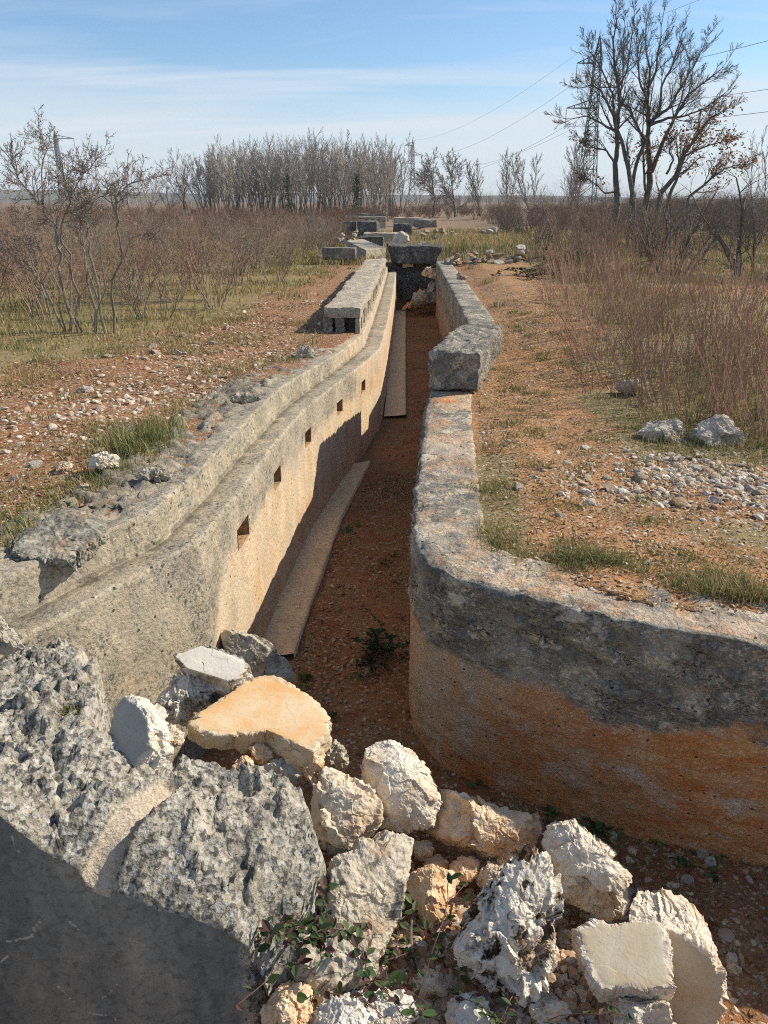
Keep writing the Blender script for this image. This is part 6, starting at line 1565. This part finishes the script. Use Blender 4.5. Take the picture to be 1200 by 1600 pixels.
# strip along the outer edge of the curved wall
def w_edge(x, y):
    pts = np.stack([x, y], 1); d = np.min(np.linalg.norm(pts[:, None] - C_edge[None], axis=2), axis=1)
    out = (x > rpath_x(y)) | (y > 3.3)
    return ((d > .40) & (d < .95)) * np.exp(-((d - .46) / .20) ** 2) * np.clip(.40 + 2.2 * n2(x, y, 2.2, 41), 0, 1) * (~in_poly(x, y, CORR)) * np.where(y > 5.6, .04, 1)
C_edge = RIGHT_PATH[::2]
X, Y = pick(1900, .4, 3.4, 3.2, 8.5, w_edge, rgz, 1.0); X, Y = tufted(X, Y, rgz, 6, .022)
blades(X, Y, ground_h(X, Y), rgz.uniform(.015, .085, len(X)) * (1 + n2(X, Y, 2.5, 47)), np.full(len(X), .0038), mixpal(X, Y, rgz, .36 + 1.0 * n2(X, Y, 1.5, 43)), 'green and yellow grass along the back edge of the curved wall', 3, .7)
X, Y = pick(900, -6, -1.2, 3.5, 13, lambda x, y: w_left(x, y) * np.clip(.2 + 2 * n2(x, y, 1.1, 55), 0, 1), rgz, 1.2); X, Y = tufted(X, Y, rgz, 9, .035)
blades(X, Y, ground_h(X, Y), rgz.uniform(.02, .12, len(X)), np.interp(Y, [4, 12], [.004, .008]), mixpal(X, Y, rgz, .15 + .5 * n2(X, Y, 1, 56)), 'sparse dry grass tufts on the stony soil left of the trench', 13, .9)
# tufts on the left edge, on the path, by the blocks
def spot_grass(spots, label, seed):
    Xs, Ys, Hs, Gs = [], [], [], []
    for (x, y, sd, k, h, g) in spots:
        a = rgz.normal(0, sd, k); b = rgz.normal(0, sd * .8, k); Xs.append(x + a); Ys.append(y + b); Hs.append(h * rgz.uniform(.5, 1.1, k)); Gs.append(np.full(k, g))
    X, Y, H, G = map(np.concatenate, (Xs, Ys, Hs, Gs))
    blades(X, Y, ground_h(X, Y), H, np.interp(Y, [3, 12, 25], [.0045, .007, .014]), mixpal(X, Y, rgz, G), label, seed, .6)
L_ = []
for x, y, k, h, g in ((230, 690, 420, .17, .75), (205, 705, 420, .17, .75), (180, 735, 260, .13, .6), (250, 668, 260, .16, .5), (150, 752, 160, .10, .5), (115, 765, 160, .09, .5), (80, 785, 160, .08, .5), (45, 805, 200, .10, .55), (20, 830, 200, .11, .6), (5, 850, 160, .11, .6), (130, 770, 120, .07, .9), (265, 640, 120, .12, .3), (300, 620, 60, .08, .3), (60, 650, 80, .08, .5), (110, 610, 90, .08, .4), (30, 700, 80, .07, .4), (450, 545, 100, .10, .8), (490, 515, 60, .22, .15), (350, 560, 50, .08, .3)):
    p = at_z(x, y, .29); L_.append((p[0], p[1], .07 * (1 + p[1] / 12), k, h, g))
spot_grass(L_, 'green grass tufts along the back of the left wall', 5)
L_ = []
for x, y, k, h, g in ((770, 545, 120, .20, .9), (768, 580, 90, .06, 1), (700, 612, 30, .05, 1), (790, 690, 160, .03, 1), (760, 700, 120, .03, 1), (820, 700, 60, .03, 1), (860, 730, 70, .03, 1), (895, 740, 70, .03, 1), (750, 760, 160, .06, .6), (880, 510, 60, .04, 1), (850, 590, 50, .04, 1), (800, 590, 50, .03, 1), (870, 625, 60, .03, 1), (735, 430, 50, .16, .7), (760, 455, 60, .18, .5), (775, 490, 60, .14, .7), (1000, 780, 80, .04, 1), (1050, 775, 60, .04, 1), (1130, 735, 70, .05, 1), (1110, 700, 50, .06, 1), (940, 690, 40, .05, 1), (1010, 725, 50, .05, .9)):
    p = at_z(x, y, .02); L_.append((p[0], p[1], .05 * (1 + p[1] / 12), k, h, g))
for q in range(190):
    yy = 3.9 + 10 * rgz.random() ** 1.4; xx = path_c(yy) + rgz.normal(0, .55)
    if xx > rpath_x(yy) + .55: L_.append((xx, yy, .06, int(rgz.integers(25, 90)), float(rgz.uniform(.025, .065)), float(rgz.uniform(.25, 1))))
spot_grass(L_, 'small green tufts on the path and beside the wall blocks', 6)
p = at_z(108, 1115, .06); spot_grass([(p[0], p[1], .02, 90, .05, .7)], 'tiny grass tuft in a hollow of the crumbled wall end', 7)
bpy.data.objects[[o.name for o in COL.objects if o.name.startswith('grass')][-1]].location.z += p[2] - gz(p[0], p[1]) + .0

# ------------------------------------------------------------------ leafy plants
def leaves_ovate(P, Dn, size, pal, rng, mat, name, parent=None):
    """P base points, Dn growth directions"""
    n_ = len(P); Dn = Dn / np.linalg.norm(Dn, axis=1)[:, None]
    up = np.tile([0, 0, 1.0], (n_, 1)) + rng.normal(0, .3, (n_, 3)); S_ = np.cross(Dn, up); S_ /= np.maximum(np.linalg.norm(S_, axis=1), 1e-6)[:, None]; U_ = np.cross(S_, Dn)
    tpl = [(0, 0, 0), (.25, .20, .05), (.55, .27, .06), (.82, .15, .02), (1, 0, -.06), (.82, -.15, .02), (.55, -.27, .06), (.25, -.20, .05), (.5, 0, -.02)]
    T = np.array(tpl); s = size[:, None, None]
    V = P[:, None] + s * (T[None, :, 0:1] * Dn[:, None] + T[None, :, 1:2] * S_[:, None] + T[None, :, 2:3] * U_[:, None])
    base = np.arange(n_)[:, None] * 9; F = np.concatenate([base + np.array([[i, (i + 1) % 8, 8]]) for i in range(8)])
    return mesh_np(name, V.reshape(-1, 3), F, mat, parent, cols={'col': np.repeat(pal, 9, axis=0)})
W_GREEN = [(.07, .14, .03), (.10, .19, .05), (.05, .10, .025), (.13, .20, .06)]
rwd = np.random.default_rng(5)
PX, PD, PS = [], [], []
for x, y, z in [(720, 1175, -1.3), (735, 1200, -1.3), (660, 1095, -1.3), (655, 1105, -1.3), (690, 1150, -1.3), (750, 1225, -1.3), (860, 1275, -1.3), (930, 1290, -1.3), (965, 1292, -1.3), (985, 1290, -1.3), (1000, 1300, -1.3), (1060, 1315, -1.3), (1090, 1325, -1.3), (1120, 1335, -1.3), (1180, 1335, -1.3), (1070, 1350, -1.3), (940, 1310, -1.3), (1030, 1320, -1.3), (1110, 1370, -1.3), (1150, 1310, -1.3), (885, 1300, -1.3), (520, 1120, -1.3), (475, 1060, -1.3), (470, 1075, -1.3), (560, 1060, -1.3), (615, 870, -1.3), (600, 880, -1.3), (540, 830, -1.3), (560, 820, -1.3), (620, 1300, -1.15), (690, 1440, -1.0), (620, 1440, -1.0), (640, 1420, -1.0), (735, 1480, -1.0), (870, 1380, -1.1), (548, 495, -1.25), (640, 485, -1.3), (652, 483, -1.3), (660, 482, -1.3)]:
    p = at_z(x, y, z); sc = .045 * rwd.uniform(.7, 1.3) * (1 if p[1] < 8 else 2.4)
    for k in range(rwd.integers(12, 24)):
        a = rwd.uniform(0, 6.28); PX.append(p + [rwd.normal(0, sc * .6), rwd.normal(0, sc * .6), .01]); PD.append([math.cos(a), math.sin(a), rwd.uniform(.15, 1.0)]); PS.append(sc * rwd.uniform(.6, 1.2))
PX, PD, PS = np.array(PX), np.array(PD, float), np.array(PS)
PX[:, 2] = np.maximum(PX[:, 2], ground_h(PX[:, 0], PX[:, 1]) + .005)
tag(leaves_ovate(PX, PD, PS, palette(W_GREEN, rwd, len(PX), .2), rwd, M['green_leaf'], 'weeds'), 'small green weeds along the foot of the curved wall and on the trench floor', 'weeds', kind='stuff')
# moss and clover film on the trench floor
X, Y = pick(9000, -.8, 2.5, 2.6, 24, lambda x, y: w_floor(x, y) * sstep(.0, .35, n2(x, y, 1.3, 61)) * np.where(x > rpath_x(y) - .6, 1, .35), rgz, 1.3)
blades(X, Y, ground_h(X, Y), rgz.uniform(.008, .03, len(X)), np.interp(Y, [3, 20], [.006, .016]), palette(W_GREEN, rgz, len(X), .25), 'short green growth on the shaded trench floor', 8, .9)
# dark bramble clump in the trench beside the curved wall
BR = [(.035, .065, .022), (.05, .085, .03), (.07, .05, .03), (.03, .05, .02)]
def bramble(label, base, spread, nst, nleaf, size, seed, hgt=.18, pal=BR):
    rng = np.random.default_rng(seed); rr_ = random.Random(seed); base = np.array(base)
    t = thing('bramble', label, 'bramble', base)
    P, Dv = [], []
    for k in range(nst):
        a = rr_.uniform(0, 6.28); d = Vector((math.cos(a), math.sin(a), rr_.uniform(.5, 1.4))).normalized(); p = Vector(base) + Vector((rr_.gauss(0, spread * .2), rr_.gauss(0, spread * .2), 0)); L_ = spread * rr_.uniform(.6, 1.3); sg = []
        for i in range(9):
            q = p + d * (L_ / 9); d = (d + Vector((rr_.gauss(0, .2), rr_.gauss(0, .2), -.16))).normalized()
            fl_ = gz(q.x, q.y) + .015
            if q.z < fl_: q.z = fl_
            sg.append((*p, *q, .0022, .0018)); p = q
            if i > 0:
                for _ in range(max(1, nleaf // 9)):
                    P.append(np.array(p) + rng.normal(0, .008, 3)); aa = rng.uniform(0, 6.28); Dv.append([math.cos(aa), math.sin(aa), rng.uniform(-.1, .7)])
        V, F = tubes(sg, 4); mesh_np('stem', V, F, M['bramble_stem'], t)
    P = np.array(P); leaves_ovate(P, np.array(Dv), size * rng.uniform(.6, 1.2, len(P)), palette(pal, rng, len(P), .25), rng, M['green_leaf'], 'leaves', t)
    return t
M['bramble_stem'] = bark_mat('bramble_stem', (.13, .06, .05), (.22, .12, .09), 40)
pz = at_z(595, 1020, -1.27); bramble('dark green bramble clump on the shaded trench floor beside the curved wall', (pz[0], pz[1], -1.28), .26, 16, 34, .045, 3)
for (x, y, z, sp_, ns, nl, sz, lab, sd_) in ((560, 1570, -.84, .46, 13, 17, .05, 'bramble with dark leaves trailing over the white rocks at the bottom edge', 11), (505, 1450, -.58, .22, 10, 18, .048, 'bramble shoot climbing the side of the massive crumbled wall end', 12), (640, 1470, -.98, .34, 12, 16, .044, 'bramble growing in the hollow beside the pointed tan rock', 13), (790, 1590, -.92, .34, 10, 14, .05, 'bramble with purplish leaves below the mossy white stone', 14), (545, 1365, -.75, .10, 4, 12, .05, 'small bramble sprig between the angular beige rock and the crumbled wall end', 15)):
    p = at_z(x, y, z); bramble(lab, p, sp_, ns, nl, sz, sd_, pal=[(.045, .085, .025), (.07, .12, .04), (.10, .05, .04), (.12, .15, .06), (.14, .08, .06)])
# evergreen bramble under the right thicket
for (x, y, lab, sd_) in ((838, 432, 'low evergreen bramble left of two others beside the far path', 21), (872, 420, 'taller evergreen bramble in the middle beside the far path', 22), (918, 412, 'evergreen bramble right of the others under the brown thicket', 23)):
    p = at_z(x, y, .25); rng = np.random.default_rng(sd_)
    t = bramble(lab, (p[0], p[1], gz(p[0], p[1])), 0.75, 14, 50, .10, sd_, pal=[(.05, .085, .03), (.08, .12, .045), (.04, .06, .02)])
# a few fallen twigs
for i, (x, y, z, L_, a, lab) in enumerate(((270, 600, .28, .5, .5, 'dead twig lying on the stony soil left of the trench'), (800, 1560, -1.0, .25, 2.6, 'thin dry twig leaning beside the mossy white stone'), (920, 1570, -1.05, .14, .1, 'short bare twig on the chips below the smooth beige slab'), (660, 1525, -.93, .42, 2.0, 'long thin bramble cane lying across the weedy hollow'), (150, 580, .28, .45, 1.2, 'dead twig among the stones at the left of the soil band'))):
    p = at_z(x, y, z); p[2] = max(p[2], gz(p[0], p[1]) + .01); sg = []; q = Vector(p); d = Vector((math.cos(a), math.sin(a), .1)); rr_ = random.Random(i)
    for k in range(7):
        d = (d + Vector((rr_.gauss(0, .12), rr_.gauss(0, .12), rr_.gauss(0, .08)))).normalized(); q2 = q + d * L_ / 7; q2.z = max(q2.z, gz(q2.x, q2.y) + .006); sg.append((*q, *q2, .006 - k * .0006, .0054 - k * .0006)); q = q2
    V, F = tubes(sg, 5); tag(mesh_np('twig', V, F, M['bark_grey'], loc=p), lab, 'twig')

# ------------------------------------------------------------------ air: far hills fade to blue
hv = bpy.data.materials.new('air_haze'); hv.use_nodes = True; ht = hv.node_tree
for q in list(ht.nodes):
    if q.type != 'OUTPUT_MATERIAL': ht.nodes.remove(q)
pv = ht.nodes.new('ShaderNodeVolumePrincipled'); pv.inputs['Color'].default_value = (.80, .87, .95, 1); pv.inputs['Density'].default_value = .00018
ht.links.new(pv.outputs[0], ht.nodes['Material Output'].inputs['Volume'])
hb = np.array([(x, y, z) for x in (-2600, 2600) for y in (-120, 2900) for z in (-4, 46)], float)
tag(mesh_np('haze', hb, np.array([(0, 1, 3, 2), (4, 6, 7, 5), (0, 4, 5, 1), (2, 3, 7, 6), (0, 2, 6, 4), (1, 5, 7, 3)]), hv), 'thin air haze over the plain', 'haze', kind='stuff')
scene.cycles.volume_bounces = 0
